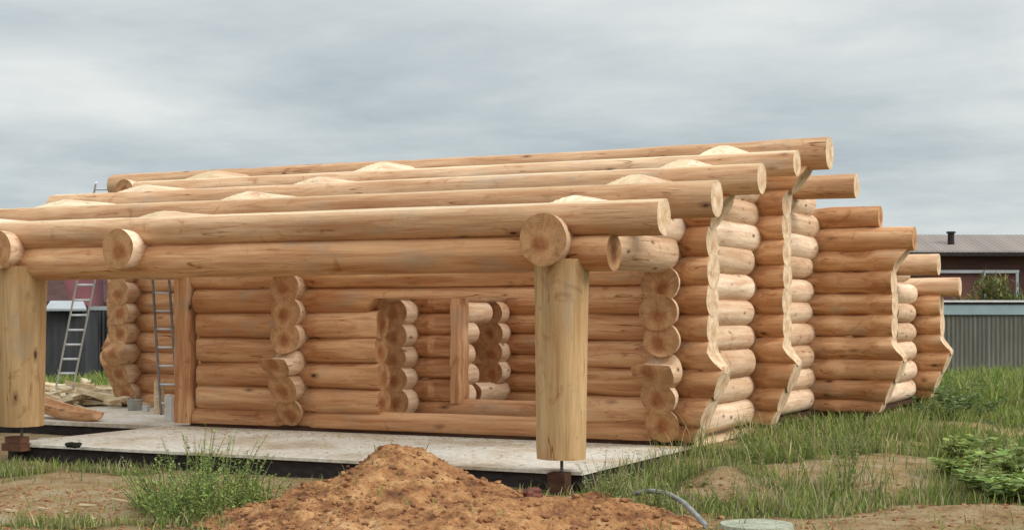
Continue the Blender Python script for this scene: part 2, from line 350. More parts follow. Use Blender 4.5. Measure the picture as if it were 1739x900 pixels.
# ---------------------------------------------------------------- the log generator
def nz1(n, amp, k=4):
    c = rs.randn(k + 4) * amp
    x = np.linspace(0, k, n); i = np.floor(x).astype(int); f = x - i; f = f * f * (3 - 2 * f)
    return c[i] * (1 - f) + c[i + 1] * f
JIT = [0]
def make_log(parent, axis, c, cz, a, b, r, r2=None, e0=None, e1=None, notch=(), mod=None, name='log', label=None, mats=None,
             nang=28, step=0.13, ndepth=0.30, bend=0.012, flat=None):
    """a round log along world X or Y (axis) from a to b with centre line at (c, cz); e0/e1 give the end position by height"""
    r2 = r if r2 is None else r2; r_stub = 1.0
    JIT[0] += 1; jit = (JIT[0] % 3) * (0.009 if axis == 'y' else 0.004) + rs.uniform(0, .002); sg_ = 1 if b > a else -1; jit *= sg_
    n = max(6, int(abs(b - a) / step))
    s = np.linspace(0, 1, n + 1)
    # gather extra rings where the notches are
    ex = [ (q + dq - a) / (b - a) for q in notch for dq in np.linspace(-0.42, 0.42, 9)]
    s = np.unique(np.clip(np.concatenate([s, [k for k in ex if 0.01 < k < 0.99]]), 0, 1))
    s = s[np.concatenate([[True], np.diff(s) > 0.012 / abs(b - a) * 1.5])]; s[-1] = 1.0
    n = len(s)
    th = np.linspace(0, 2 * math.pi, nang, endpoint=False)
    Sg, Tg = np.meshgrid(s, th, indexing='ij')
    rad = (r + (r2 - r) * Sg) * (1 + np.interp(s, np.linspace(0, 1, 40), nz1(40, 0.014, max(3, int(abs(b - a) * 1.5))))[:, None])
    lob = [rs.randn() * 0.012, rs.randn() * 0.010, rs.randn() * 0.008]; ph = rs.rand(3) * 6.28
    rad = rad * (1 + lob[0] * np.cos(2 * Tg + ph[0] + 2 * Sg) + lob[1] * np.cos(3 * Tg + ph[1]) + lob[2] * np.cos(5 * Tg + ph[2] + 3 * Sg))
    # small branch swellings
    for k in range(int(abs(b - a) * 1.6) + 1):
        s0 = rs.rand(); t0 = rs.rand() * 6.28
        dt = np.angle(np.exp(1j * (Tg - t0)))
        rad = rad * (1 + 0.035 * np.exp(-((Sg - s0) * (b - a) / 0.07) ** 2 - (dt / 0.28) ** 2))
    bw = np.interp(s, np.linspace(0, 1, 12), nz1(12, bend, 3))[:, None]; bz = np.interp(s, np.linspace(0, 1, 12), nz1(12, bend * 0.7, 3))[:, None]
    def ends(z):
        z0 = np.full_like(z, a) if e0 is None else e0(z)
        z1 = np.full_like(z, b) if e1 is None else e1(z)
        return z0 - jit, z1 + jit
    def place(frac, Sg, Tg, rad, bw, bz):
        w0 = rad * frac * np.cos(Tg); h0 = rad * frac * np.sin(Tg)
        z0, z1 = ends(cz + h0)
        t = z0 + (z1 - z0) * Sg
        sc = np.ones_like(t); sv = np.ones_like(t)
        for q in notch:
            dq = np.abs(t - q); kk = np.clip((0.36 - dq) / 0.26, 0, 1); kk = kk * kk * (3 - 2 * kk)
            sc = sc * (1 - ndepth * kk); sv = sv * (1 - 0.35 * ndepth * kk)
        if name == 'log' and len(notch):
            for q, sg in ((min(notch), -1), (max(notch), 1)):
                if abs((a if sg < 0 else b) - q) < 0.9:
                    kk = np.clip(((t - q) * sg - 0.06) / 0.16, 0, 1); up = 1 + (0.09 * r_stub) * kk; sc = sc * up * (1 + ndepth * 0.55 * kk); sv = sv * up * (1 + ndepth * 0.2 * kk)
        w = c + w0 * sc + bw; z = cz + h0 * sv + bz
        if axis == 'x': x, y = t, w
        else: x, y = w, t
        if mod is not None: x, y, z = mod(x, y, z)
        return np.stack([x, y, z], -1)
    P = place(1.0, Sg, Tg, rad, bw, bz).reshape(-1, 3)
    i = np.arange(n * nang).reshape(n, nang); j = np.roll(i, -1, axis=1)
    Fs = np.stack([i[:-1].ravel(), j[:-1].ravel(), j[1:].ravel(), i[1:].ravel()], 1).tolist()
    mi = [0] * len(Fs)
    V = [P]; base = n * nang
    for e in (0, -1):
        rings = []
        for fr in (0.985, 0.8, 0.55, 0.28):
            q = place(fr, Sg[e:][:1] if e == -1 else Sg[:1], Tg[:1], rad[e:][:1] if e == -1 else rad[:1], bw[e:][:1] if e == -1 else bw[:1], bz[e:][:1] if e == -1 else bz[:1]).reshape(-1, 3)
            V.append(q); rings.append(np.arange(base, base + nang)); base += nang
        cen = V[-1].mean(axis=0, keepdims=True); V.append(cen); ci = base; base += 1
        outer = i[0] if e == 0 else i[-1]
        prev = outer
        for rg in rings:
            for k in range(nang):
                k2 = (k + 1) % nang
                f = (prev[k], rg[k], rg[k2], prev[k2]) if e == 0 else (prev[k], prev[k2], rg[k2], rg[k])
                Fs.append(tuple(int(q) for q in f)); mi.append(1)
            prev = rg
        for k in range(nang):
            k2 = (k + 1) % nang
            Fs.append((int(prev[k]), int(ci), int(prev[k2])) if e == 0 else (int(prev[k]), int(prev[k2]), int(ci))); mi.append(1)
    W = np.concatenate(V, 0)
    if axis == 'y':        # local X along the log: build turned by -90 degrees, then turn the object
        o_loc = np.array([c, (a + b) / 2, cz]); Q = W - o_loc; Q = np.stack([Q[:, 1], -Q[:, 0], Q[:, 2]], 1)
    else:
        o_loc = np.array([(a + b) / 2, c, cz]); Q = W - o_loc
    me = bpy.data.meshes.new(name); me.from_pydata(Q.tolist(), [], Fs)
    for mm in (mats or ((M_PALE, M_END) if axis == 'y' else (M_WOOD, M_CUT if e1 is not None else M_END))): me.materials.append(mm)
    if flat is not None:
        me.materials.append(M_PLANED); on = flat(W[:, 0], W[:, 1], W[:, 2])
        for q, f in enumerate(Fs):
            if mi[q] == 0 and all(on[k] for k in f): mi[q] = 2
    me.polygons.foreach_set('material_index', np.array(mi, dtype=np.int32))
    me.polygons.foreach_set('use_smooth', [True] * len(me.polygons)); me.update()
    me.set_sharp_from_angle(angle=math.radians(32))
    o = bpy.data.objects.new(name, me); COL.objects.link(o)
    if axis == 'y': o.rotation_euler = (0, 0, math.radians(90))
    o.parent = parent; o.location = Vector(o_loc) - parent.location
    if label: o['label'] = label
    return o

# ---------------------------------------------------------------- the log house
YF = [15.60, 18.40, 21.30, 24.95]            # lines of the long walls, front to back
XS0, XS1, XS2, XS3, XS4, XSP = -5.67, -4.95, -10.5, -13.3, -15.4, -12.16
PIT = 0.304
def fz(k, i): return (0.377, 0.372, 0.350, 0.350)[k] + (0.305, 0.304, 0.3025, 0.30)[k] * i
def szz(i): return 0.225 + PIT * i
house = empty('log_house', (-9.0, 18.4, 0.0), 'unfinished pale round-log house with bare roof logs and an open porch, no roof covering', 'house')

def zroof(y):
    return np.where(y < 18.42, 2.445 + 0.196 * (y - 12.6), 3.585 - 0.24 * (y - 18.42))
def prof(z, p, flare_at=None, flare=0.3):
    """how far log ends stick out past the crossing wall, by height"""
    q = np.interp(z, [-0.2, 0.0, 0.35, 0.62, 0.80, 0.86, 0.93, 1.02, 9], [p - .24, p - .2, p - .05, p + .08, p + .155, p + .15, p + .07, p, p])
    if flare_at is not None:
        k = np.clip((z - flare_at) / 0.38, 0, 1); q = q + flare * k * k * (3 - 2 * k) + np.clip(z - flare_at - .3, 0, 1) * 0.6
    return q
def rr(v=0.164, s=0.006): return v + rs.uniform(-s, s)
def bottom_cut(z0):
    def f(x, y, z): return x, y, np.maximum(z, z0)
    return f

# front wall F0
OP0, OP1 = -9.34, -6.75           # opening to the room
def planed(front, ranges, zc=None):
    def f(x, y, z):
        for (x0, x1) in ranges:
            k = (x > x0) & (x < x1)
            y = np.where(k & (y < front), front, y)
        if zc is not None:
            k = (x > OP0 - 0.03) & (x < OP1 + 0.05)
            z = np.where(k & (z < zc), zc, z)
        return x, y, z
    return f
def f0_end(z): return XS0 + prof(z, 0.47, 2.34, 0.22)
NF = [XS0, XS2]
make_log(house, 'x', YF[0], 0.090, -12.05, XS0 + 0.3, rr(0.165), e1=f0_end, notch=NF, mod=bottom_cut(0.045), name='sill_log')
pl = planed(YF[0] - 0.128, [(OP0 - 0.34, OP0 + 0.02), (OP1 - 0.02, OP1 + 0.34), (-12.3, -11.93)])
for i in range(0, 5):
    z = fz(0, i)
    if i < 4:
        make_log(house, 'x', YF[0], z, -12.02 + rs.uniform(0, .02), OP0 + rs.uniform(-.03, .03), rr(), notch=NF, mod=pl)
        make_log(house, 'x', YF[0], z, OP1, XS0 + .4, rr(), e1=f0_end, notch=NF, mod=pl)
    else:
        make_log(house, 'x', YF[0], z, -12.02, XS0 + .4, rr(0.166), e1=f0_end, notch=NF, mod=planed(YF[0] - 0.14, [(OP0 - .2, OP1 + .2)], 1.615))
for i in (5, 6, 7):
    make_log(house, 'x', YF[0], fz(0, i), -12.3 if i == 5 else -14.0, XS0 + .4, rr(), e1=f0_end, notch=NF + ([XSP, XS3] if i > 5 else []))

# middle long wall F1
O10, O11 = -9.85, -7.5
def f1_end(z): return XS0 + prof(z, 0.50, 2.82, 0.22)
def f1_left(z): return XS4 - prof(z, 0.42)
N1 = [XS4, XS3, XS2, XS0]
make_log(house, 'x', YF[1], 0.085, XS4 - .3, XS0 + .3, rr(0.165), e0=f1_left, e1=f1_end, notch=N1, mod=bottom_cut(0.045), name='sill_log')
pl1 = planed(YF[1] - 0.12, [(O10 - 0.3, O10 + 0.02)])
for i in range(0, 10):
    z = fz(1, i)
    if i < 5:
        make_log(house, 'x', YF[1], z, XS4 - .4, O10, rr(), e0=f1_left, notch=N1, mod=pl1)
        make_log(house, 'x', YF[1], z, O11, XS0 + .4, rr(), e1=f1_end, notch=N1)
    else:
        make_log(house, 'x', YF[1], z, XS4 - .4, XS0 + .4, rr(), e0=f1_left, e1=f1_end, notch=N1)

# third long wall F2, running on past the gable to the wider back rooms
def f2_end(z): return XS1 + prof(z, 0.50, 2.02, 0.25)
N2 = [XS2, XS0, XS1]
make_log(house, 'x', YF[2], 0.085, -13.2, XS1 + .3, rr(0.16), e1=f2_end, notch=N2, mod=bottom_cut(0.045), name='sill_log')
for i in range(0, 7):
    make_log(house, 'x', YF[2], fz(2, i), -13.2, XS1 + .4, rr(0.165), e1=f2_end, notch=N2)
make_log(house, 'x', YF[2] - 0.02, 2.468, -13.4, -4.17, rr(0.17), notch=[XS2, XS0], label='long wall log that runs out past the gable as an eave support')
make_log(house, 'x', YF[2], 2.775, -13.4, -4.64, rr(0.155), notch=[XS2, XS0])

# back wall F3
def f3_end(z): return XS1 + prof(z, 0.50)
make_log(house, 'x', YF[3], 0.085, -12, XS1 + .3, rr(0.16), e1=f3_end, notch=[XS1], mod=bottom_cut(0.045), name='sill_log')
for i in range(0, 5):
    make_log(house, 'x', YF[3], fz(3, i), -12, XS1 + .4, rr(0.165), e1=f3_end, notch=[XS1])

def on_roof(off):
    return lambda x, y, z: z > zroof(y) + off - 0.0015
def hump(y0):
    def f(x, y, z):
        k = np.clip((y - y0) / 0.5, 0, 1); return x, y, np.minimum(z, zroof(y) - 0.03 + 0.085 * k)
    return f
def on_hump(y0):
    return lambda x, y, z: z > zroof(y) - 0.03 + 0.085 * np.clip((y - y0) / 0.5, 0, 1) - 0.0015
# gable wall S0 (ends towards the viewer stick out past the front wall)
def s_front(z): return YF[0] - prof(z, 0.36)
def slope_top(off=0.03, lo=None):
    def f(x, y, z):
        z = np.minimum(z, zroof(y) + off)
        if lo is not None: z = np.maximum(z, lo)
        return x, y, z
    return f
def shelf(yw):
    def f(x, y, z):
        return x, y, np.where((y < yw - 0.33) & (z > 0.885), 0.885 + (z - 0.885) * 0.08, z)
    return f
def s_shelf(z): return np.full_like(z, YF[0]) - np.interp(z, [.6, .72, .86, .9], [.44, .50, .66, .66])
for i in range(0, 6):
    if i == 2:
        make_log(house, 'y', XS0, szz(i), YF[0] - .3, YF[2] + 0.35, rr(0.182), e0=s_shelf, notch=YF[:3], mod=shelf(YF[0]), step=.05); continue
    make_log(house, 'y', XS0, szz(i), YF[0] - .3, YF[2] + 0.35, rr(0.166), e0=s_front, notch=YF[:3], mod=bottom_cut(0.04) if i == 0 else None)
make_log(house, 'y', XS0, 2.085, 12.24, YF[2] + .35, 0.235, 0.165, notch=[12.62] + YF[:3], name='porch_cross_log', label='thick cross log whose round end shows above the front right post')
for i, y0 in ((7, 12.66), (8, 14.10), (9, 15.62), (10, 17.0)):
    z = szz(i) + 0.0
    y1 = 18.42 + (3.585 - z - 0.02) / 0.24
    make_log(house, 'y', XS0, z, y0, min(y1, 22.2), rr(0.205), mod=hump(y0), flat=on_hump(y0), step=0.07, nang=36)

# cross wall S2: stubs at each long wall, whole above the openings
def s_back(y0): return lambda z: y0 + prof(z, 0.36)
for i in range(0, 6):
    top = i >= 5
    if top:
        make_log(house, 'y', XS2, szz(i), YF[0] - .3, YF[2] + .4, rr(), e0=s_front, notch=YF[:3])
    else:
        make_log(house, 'y', XS2, szz(i), YF[0] - .3, YF[0] + .35, rr(), e0=s_shelf if i == 2 else s_front, notch=[YF[0]], mod=bottom_cut(0.04) if i == 0 else (shelf(YF[0]) if i == 2 else None), step=.05)
        make_log(house, 'y', XS2, szz(i), YF[1] - .55, YF[1] + (2.1 if i in (4,) else 1.55 + 0.12 * (i % 2)), rr(0.165), notch=[YF[1]], mod=bottom_cut(0.04) if i == 0 else None)
        make_log(house, 'y', XS2, szz(i), YF[2] - (1.05 if i == 0 else .5), YF[2] + .4, rr(), notch=[YF[2]], mod=bottom_cut(0.04) if i == 0 else None)
make_log(house, 'y', XS2, 2.105, 12.24, YF[2] + .35, 0.200, 0.165, notch=[12.62] + YF[:3], name='porch_cross_log', label='cross log whose round end sits a fifth of the way along the porch beam')
make_log(house, 'y', XSP, 2.105, 12.24, YF[0] + .4, 0.205, 0.17, notch=[12.62, YF[0]], name='porch_cross_log', label='cross log resting over the front left post')
for X in (XS2, XS3):
    for i, y0 in ((7, 12.66), (8, 14.10), (9, 15.62), (10, 17.0)):
        z = szz(i); y1 = 18.42 + (3.585 - z - 0.02) / 0.24
        make_log(house, 'y', X, z, y0, min(y1, 22.2), rr(0.205), mod=hump(y0), flat=on_hump(y0), step=0.07, nang=36)
make_log(house, 'y', XS3, 2.06, 13.6, YF[1] + .4, rr(), notch=YF[:2])

# wall S4 at the far left corner
def s4_front(z): return YF[1] - prof(z, 0.42)
for i in range(0, 8):
    make_log(house, 'y', XS4, szz(i), YF[1] - .3, YF[2] + .3, rr(0.166), e0=s4_front, notch=YF[1:3], mod=bottom_cut(0.04) if i == 0 else None)
make_log(house, 'y', XS4 + 0.06, 3.315, 18.02, 19.4, 0.135, notch=[18.42])
for i in (8, 9):
    make_log(house, 'y', XS4, szz(i), YF[1] - .45, YF[1] + 1.3, rr(), notch=[YF[1]])

# side wall S1 of the wider back part
for i in range(0, 7):
    if i in (3, 4):
        make_log(house, 'y', XS1, szz(i), YF[2] + .02, 22.3, rr(), notch=[YF[2]])
        make_log(house, 'y', XS1, szz(i), 23.30 if i == 4 else 23.2, YF[3] + .45, rr(), notch=[YF[3]])
    else:
        make_log(house, 'y', XS1, szz(i), YF[2] + .02, YF[3] + .4 if i < 6 else 24.3, rr(0.168 if i < 6 else .13), notch=[YF[2], YF[3]], mod=bottom_cut(0.04) if i == 0 else None)
# left wall of the back part, seen only through openings
for i in range(0, 7):
    make_log(house, 'y', -12.6, szz(i), YF[2] - .4, YF[3] + .4, rr(), notch=[YF[2], YF[3]], mod=bottom_cut(0.04) if i == 0 else None)

# porch beam and roof logs
def flat_top(off=0.0): return slope_top(off)
make_log(house, 'x', 12.60, 1.985, -14.5, -5.13, 0.195, 0.175, notch=[XS0, XS2, XSP], name='porch_beam', label='long porch beam carried on the two front posts', ndepth=0.16)
PUR = [('roof_log', 12.60, 2.310, -14.7, -4.66, 0.175, 'lowest roof log over the porch beam'),
       ('roof_log', 14.03, 2.560, -14.35, -4.64, 0.188, None),
       ('roof_log', 15.55, 2.860, -14.40, -4.64, 0.170, None),
       ('roof_log', 16.92, 3.160, -14.15, -4.64, 0.155, None)]
for nm, y, z, a_, b_, r_, lb in PUR:
    make_log(house, 'x', y, z, a_, b_, r_ * 0.97, r_, notch=[XS0, XS2, XS3], mod=flat_top(0.0), flat=on_roof(0.0), mats=(M_ROOFLOG, M_CUT), name=nm, label=lb, ndepth=0.12, nang=36)
make_log(house, 'x', 18.42, 3.405, -15.87, -4.64, 0.185, 0.20, notch=[XS0, XS2, XS3], mats=(M_ROOFLOG, M_CUT), name='ridge_log', label='thick round ridge log, topmost of the house', ndepth=0.10)
make_log(house, 'x', 19.88, 3.115, -13.9, -4.64, 0.155, 0.158, notch=[XS0, XS2, XS3], mats=(M_ROOFLOG, M_CUT), name='roof_log', ndepth=0.1)
make_log(house, 'x', 23.15, 2.160, -12.6, -4.18, 0.16, 0.16, notch=[XS1], mats=(M_ROOFLOG, M_CUT), name='roof_log', ndepth=0.1)
make_log(house, 'x', 24.93, 1.850, -12.6, -4.17, 0.15, 0.15, notch=[XS1], mats=(M_ROOFLOG, M_CUT), name='roof_log', ndepth=0.1)

# posts: upright tapered logs
def make_post(x, y, z0, z1, r0, r1, label):
    n = 26; na = 40; s = np.linspace(0, 1, n); th = np.linspace(0, 2 * math.pi, na, endpoint=False)
    Sg, Tg = np.meshgrid(s, th, indexing='ij')
    R = (r0 + (r1 - r0) * Sg) * (1 + 0.012 * np.sin(5 * Sg + 1) + 0.02 * np.cos(2 * Tg + 1 + Sg) + 0.012 * np.cos(3 * Tg + 2) + 0.008 * np.cos(7 * Tg + 4 * Sg))
    for k in range(7):
        s0 = rs.rand(); t0 = rs.rand() * 6.28; dt = np.angle(np.exp(1j * (Tg - t0)))
        R = R * (1 + 0.03 * np.exp(-((Sg - s0) * (z1 - z0) / 0.08) ** 2 - (dt / 0.3) ** 2))
    # hewn flats: the upper part is squared towards the beam
    X = R * np.cos(Tg); Y = R * np.sin(Tg)
    H = Sg * (z1 - z0)
    lim = (r0 + (r1 - r0) * Sg) * (1.0 - 0.16 * np.clip((Sg - 0.35) / 0.5, 0, 1))
    nx, ny = math.cos(math.radians(-125)), math.sin(math.radians(-125))
    dd = X * nx + Y * ny; ov = np.maximum(dd - lim, 0); X = X - ov * nx; Y = Y - ov * ny
    V = np.stack([H, Y, -X], -1).reshape(-1, 3)      # local X is up
    i = np.arange(n * na).reshape(n, na); j = np.roll(i, -1, 1)
    F = np.stack([i[:-1].ravel(), j[:-1].ravel(), j[1:].ravel(), i[1:].ravel()], 1).tolist()
    mi = [0] * len(F); V = V.tolist()
    for e in (0, n - 1):
        ring = i[e]; cc = len(V); V.append([V[ring[0]][0], 0, 0])
        for k in range(na):
            k2 = (k + 1) % na
            F.append((int(ring[k2]), int(ring[k]), cc) if e == 0 else (int(ring[k]), int(ring[k2]), cc)); mi.append(1)
    me = bpy.data.meshes.new('post'); me.from_pydata(V, [], F); me.materials.append(M_POST); me.materials.append(M_END)
    me.polygons.foreach_set('material_index', np.array(mi, dtype=np.int32)); me.polygons.foreach_set('use_smooth', [True] * len(F)); me.update()
    me.set_sharp_from_angle(angle=math.radians(30))
    o = bpy.data.objects.new('post', me); COL.objects.link(o); o.parent = house
    o.rotation_euler = (0, math.radians(-90), 0); o.location = Vector((x, y, z0)) - house.location
    o['label'] = label
    return o
make_post(-5.64, 12.60, 0.116, 1.93, 0.222, 0.262, 'thick front right post standing on a steel pin')
make_post(-12.16, 12.60, 0.20, 1.95, 0.235, 0.285, 'thick front left post standing on a steel pin')
for (x, z1) in ((-5.64, 0.13), (-12.16, 0.22)):
    q = MB(); q.tube([(x, 12.6, -0.06), (x, 12.6, z1)], 0.016, 8); q.box((x, 12.6, z1 - 0.02), (0.16, 0.16, 0.012)); q.obj('steel_pin', M_ALUD, house)
# squared upright at the left end of the front wall and jambs of the openings
def plank_post(x, y, z0, z1, sx, sy, nm='door_post', ml=None):
    n = 14; vs = []; fs = []
    for k in range(n + 1):
        z = z0 + (z1 - z0) * k / n
        wx = sx / 2 * (1 + 0.10 * math.sin(k * 1.3) + rnd.uniform(-.10, .10)); wy = sy / 2
        for (ax, ay) in ((-1, -.75), (-.75, -1), (.75, -1), (1, -.75), (1, .75), (.75, 1), (-.75, 1), (-1, .75)):
            vs.append((z, ay * wy, -ax * wx))
    for k in range(n):
        for j in range(8):
            j2 = (j + 1) % 8; fs.append((k * 8 + j, k * 8 + j2, k * 8 + 8 + j2, k * 8 + 8 + j))
    fs.append(tuple(range(8))[::-1]); fs.append(tuple(n * 8 + j for j in range(8)))
    me = bpy.data.meshes.new(nm); me.from_pydata([(p[0] - z0, p[1], p[2]) for p in vs], [], fs); me.materials.append(ml or M_WOOD)
    me.polygons.foreach_set('use_smooth', [True] * len(fs)); me.update(); me.set_sharp_from_angle(angle=math.radians(30))
    o = bpy.data.objects.new(nm, me); COL.objects.link(o); o.parent = house
    o.rotation_euler = (0, math.radians(-90), 0); o.location = Vector((x, y, z0)) - house.location
    return o
plank_post(-12.20, 15.52, 0.04, 1.93, 0.26, 0.22)
plank_post(O10 + 0.07, YF[1], 0.20, 1.74, 0.17, 0.30, 'door_jamb')

# dark sill planks under the walls
def sill(x0, x1, y0, y1, z0=0.004, z1=0.062, nm='sill_plank', m=M_SILL):
    q = MB(); q.box(((x0 + x1) / 2, (y0 + y1) / 2, (z0 + z1) / 2), (x1 - x0, y1 - y0, z1 - z0)); return q.obj(nm, m, house)
sill(-12.1, -5.45, YF[0] - .13, YF[0] + .13)
sill(-15.6, -5.46, YF[1] - .13, YF[1] + .13)
sill(-13.3, -4.75, YF[2] - .13, YF[2] + .13)
sill(-12.7, -4.75, YF[3] - .13, YF[3] + .13)
sill(XS0 - .12, XS0 + .20, YF[0] - .4, YF[1] - .132, -0.04, 0.003, 'base_board', M_PLANED)
sill(XS0 - .12, XS0 + .12, YF[1] + .132, YF[2] - .132)
sill(XS1 - .12, XS1 + .12, YF[2] + .132, YF[3] - .132)
sill(XS4 - .12, XS4 + .12, YF[1] + .132, YF[2] + .3)

# ---------------------------------------------------------------- slabs
def slab(name, x0, x1, y0, y1, zt=0.0, th=0.045, label=None):
    nx = max(2, int((x1 - x0) / 0.25)); V = []; F = []
    n = 40
    xs = np.linspace(x0, x1, n); ed = lambda t, s: 0.012 * (vnoise(np.array([t * 4.0 + s]), np.array([s * 3.1]))[0] - .5)
    q = MB()
    ring = [(x, y0 + ed(x, 1)) for x in xs] + [(x1 + ed(y, 2), y) for y in np.linspace(y0, y1, 20)[1:]] + [(x, y1) for x in xs[::-1][1:]] + [(x0 + ed(y, 3), y) for y in np.linspace(y1, y0, 20)[1:-1]]
    N_ = len(ring)
    vs = [(x, y, zt) for x, y in ring] + [(x, y, zt - th) for x, y in ring]
    fs = [tuple(range(N_)), tuple(range(2 * N_ - 1, N_ - 1, -1))] + [(k, N_ + k, N_ + (k + 1) % N_, (k + 1) % N_) for k in range(N_)]
    q.add(vs, fs)
    return q
fnd = slab('house_slab', -15.95, -5.62, 15.36, 25.3, 0.002, 0.05)
fo = fnd.obj('house_slab', M_SLAB); tag(fo, kind='structure')
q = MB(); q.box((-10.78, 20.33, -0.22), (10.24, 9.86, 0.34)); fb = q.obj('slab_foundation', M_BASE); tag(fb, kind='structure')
q = slab('porch_slab', -12.42, -5.44, 12.60, 15.352, 0.0, 0.03)
po = q.obj('porch_slab', M_SLAB); tag(po, kind='structure')
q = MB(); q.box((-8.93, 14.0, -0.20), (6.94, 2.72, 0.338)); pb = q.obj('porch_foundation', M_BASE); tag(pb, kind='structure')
pads = MB(); pads.box((-5.62, 12.50, -0.12), (0.17, 0.15, 0.24)); o = pads.obj('post_footing', M_SILL); tag(o, 'dark square wooden block under the front right post', 'block')
o.location = o.location
pads = MB(); pads.box((-12.18, 12.54, -0.03), (0.28, 0.16, 0.08)); pads.box((-12.17, 12.54, 0.05), (0.22, 0.14, 0.07)); o = pads.obj('post_footing', noise_mat('brown_block', [(0.3, (0.09, 0.04, 0.025)), (0.7, (0.17, 0.08, 0.05))], (8, 8, 8))); tag(o, 'reddish brown low block under the front left post', 'block')

# ---------------------------------------------------------------- mound of sand
def mound_h(X, Y):
    u, d = UD(X, Y)
    du = u + 0.94; dd = d - 12.45
    r0 = np.where(du > 0, 0.86, 0.66)
    wob = 1 + 0.18 * (fbm(X * 1.4, Y * 1.4, 3) - .5)
    rr_ = np.sqrt((du / r0) ** 2 + (dd / 0.75) ** 2 + 0.01) * wob
    h = 0.61 * np.exp(-(rr_ ** 1.5))
    h = h + 0.22 * np.exp(-(((u - .75) / 0.62) ** 2 + ((d - 11.85) / 0.42) ** 2))
    h = h + 0.17 * np.exp(-(((u + .75) / 1.25) ** 4 + ((d - 11.2) / 0.75) ** 2))
    h = h + 0.10 * np.exp(-(((u + 1.5) / 0.9) ** 2 + ((d - 11.9) / 0.5) ** 2))
    e = np.clip(h / 0.12, 0, 1)
    lump = fbm(X * 5 + 3, Y * 5, 5, 0.62) - .5
    rid = np.abs(fbm(X * 9 + 31, Y * 9 + 8, 3, 0.6) - .5)
    return h, e * (lump * 0.13 - rid * 0.10)
us = np.linspace(-3.4, 2.6, 400); ds = np.linspace(9.8, 14.2, 300)
def mfn(X, Y):
    h, l = mound_h(X, Y)
    return g_height(X, Y) + h + l - 0.045
V, F = grid_sheet(us, ds, mfn)
md = mesh_obj('dirt_mound', V, F, M_SAND, smooth=True, loc=(*at(690, 12.4), -0.2))
tag(md, 'large heap of orange sandy soil in front of the porch', 'dirt mound')
def surf(X, Y):
    h, l = mound_h(X, Y); g_ = g_height(X, Y); return np.maximum(g_, g_ + h + l - 0.045)
# clods lying on the heap
def blob(c, r, seed, flat=0.7, na=7, nb=5):
    rg = np.random.RandomState(seed); vs = [(0, 0, 1)]; 
    for j in range(1, nb):
        ph = math.pi * j / nb
        for k in range(na): th = 2 * math.pi * (k + .5 * (j % 2)) / na; vs.append((math.sin(ph) * math.cos(th), math.sin(ph) * math.sin(th), math.cos(ph)))
    vs.append((0, 0, -1)); vs = np.array(vs) * (1 + rg.uniform(-.28, .25, (len(vs), 1)))
    vs = vs * np.array([r * rg.uniform(.8, 1.4), r * rg.uniform(.7, 1.2), r * flat]); vs = vs + np.array(c)
    fs = [(0, 1 + k, 1 + (k + 1) % na) for k in range(na)]
    for j in range(nb - 2):
        b0 = 1 + j * na; b1 = b0 + na
        for k in range(na): fs.append((b0 + k, b1 + k, b1 + (k + 1) % na, b0 + (k + 1) % na))
    b0 = 1 + (nb - 2) * na; l = len(vs) - 1
    for k in range(na): fs.append((b0 + k, l, b0 + (k + 1) % na))
    return vs.tolist(), fs
q = MB()
for k in range(4200):
    u = rs.uniform(-3.2, 2.2); d = rs.uniform(10.6, 13.6); X = CV * u - SV * d; Y = SV * u + CV * d
    h, l = mound_h(np.array([X]), np.array([Y]))
    if h[0] < 0.012 or (h[0] < .05 and rs.rand() < .5): continue
    r = 0.006 + 0.028 * rs.rand() ** 6
    z = float(surf(np.array([X]), np.array([Y]))[0]); q.add(*blob((X, Y, z + r * 0.2), r, k, na=5, nb=4))
o = q.obj('clods', M_CLOD, md, smooth=False); tag(o, kind='stuff')

# ---------------------------------------------------------------- grass
def blades(n, sample, hfun, col, name, wid=0.006, seg=3, lean=0.45):
    """many blades as one mesh"""
    X, Y = sample(n); n = len(X)
    Z = surf(X, Y) - 0.01
    h = hfun(X, Y, n); az = rs.rand(n) * 2 * math.pi; ln = lean * (0.3 + rs.rand(n)) * h
    wd = wid * (0.6 + 0.8 * rs.rand(n))
    fa = rs.rand(n) * math.pi
    wx, wy = np.cos(fa), np.sin(fa); lx, ly = np.cos(az), np.sin(az)
    T = np.linspace(0, 1, seg + 1)
    V = np.zeros((n, 2 * seg + 1, 3))
    for j, t in enumerate(T[:-1]):
        cx = X + lx * ln * t ** 2; cy = Y + ly * ln * t ** 2; cz = Z + h * t * (1 - 0.12 * t)
        ww = wd * (1 - 0.6 * t)
        V[:, 2 * j] = np.stack([cx - wx * ww, cy - wy * ww, cz], 1); V[:, 2 * j + 1] = np.stack([cx + wx * ww, cy + wy * ww, cz], 1)
    V[:, -1] = np.stack([X + lx * ln, Y + ly * ln, Z + h * 0.88], 1)
    k = 2 * seg + 1
    F = []
    b = np.arange(n) * k
    q = [np.stack([b + 2 * j, b + 2 * j + 1, b + 2 * j + 3, b + 2 * j + 2], 1) for j in range(seg - 1)]
    t = np.stack([b + 2 * seg - 2, b + 2 * seg - 1, b + 2 * seg], 1)
    F = np.concatenate(q, 0).tolist() + t.tolist()
    c = col(X, Y, n); C = np.repeat(c[:, None, :], k, 1).reshape(-1, 4)
    o = mesh_obj(name, V.reshape(-1, 3), F, M_GRASS, cols=C)
    return o
def blocked(X, Y):
    return ((X > -12.5) & (X < -5.42) & (Y > 12.56) & (Y < 15.5)) | ((X > -16) & (X < -5.52) & (Y >= 15.3) & (Y < 25.4)) | ((X > -16) & (X < -4.7) & (Y >= 21.1) & (Y < 25.4))
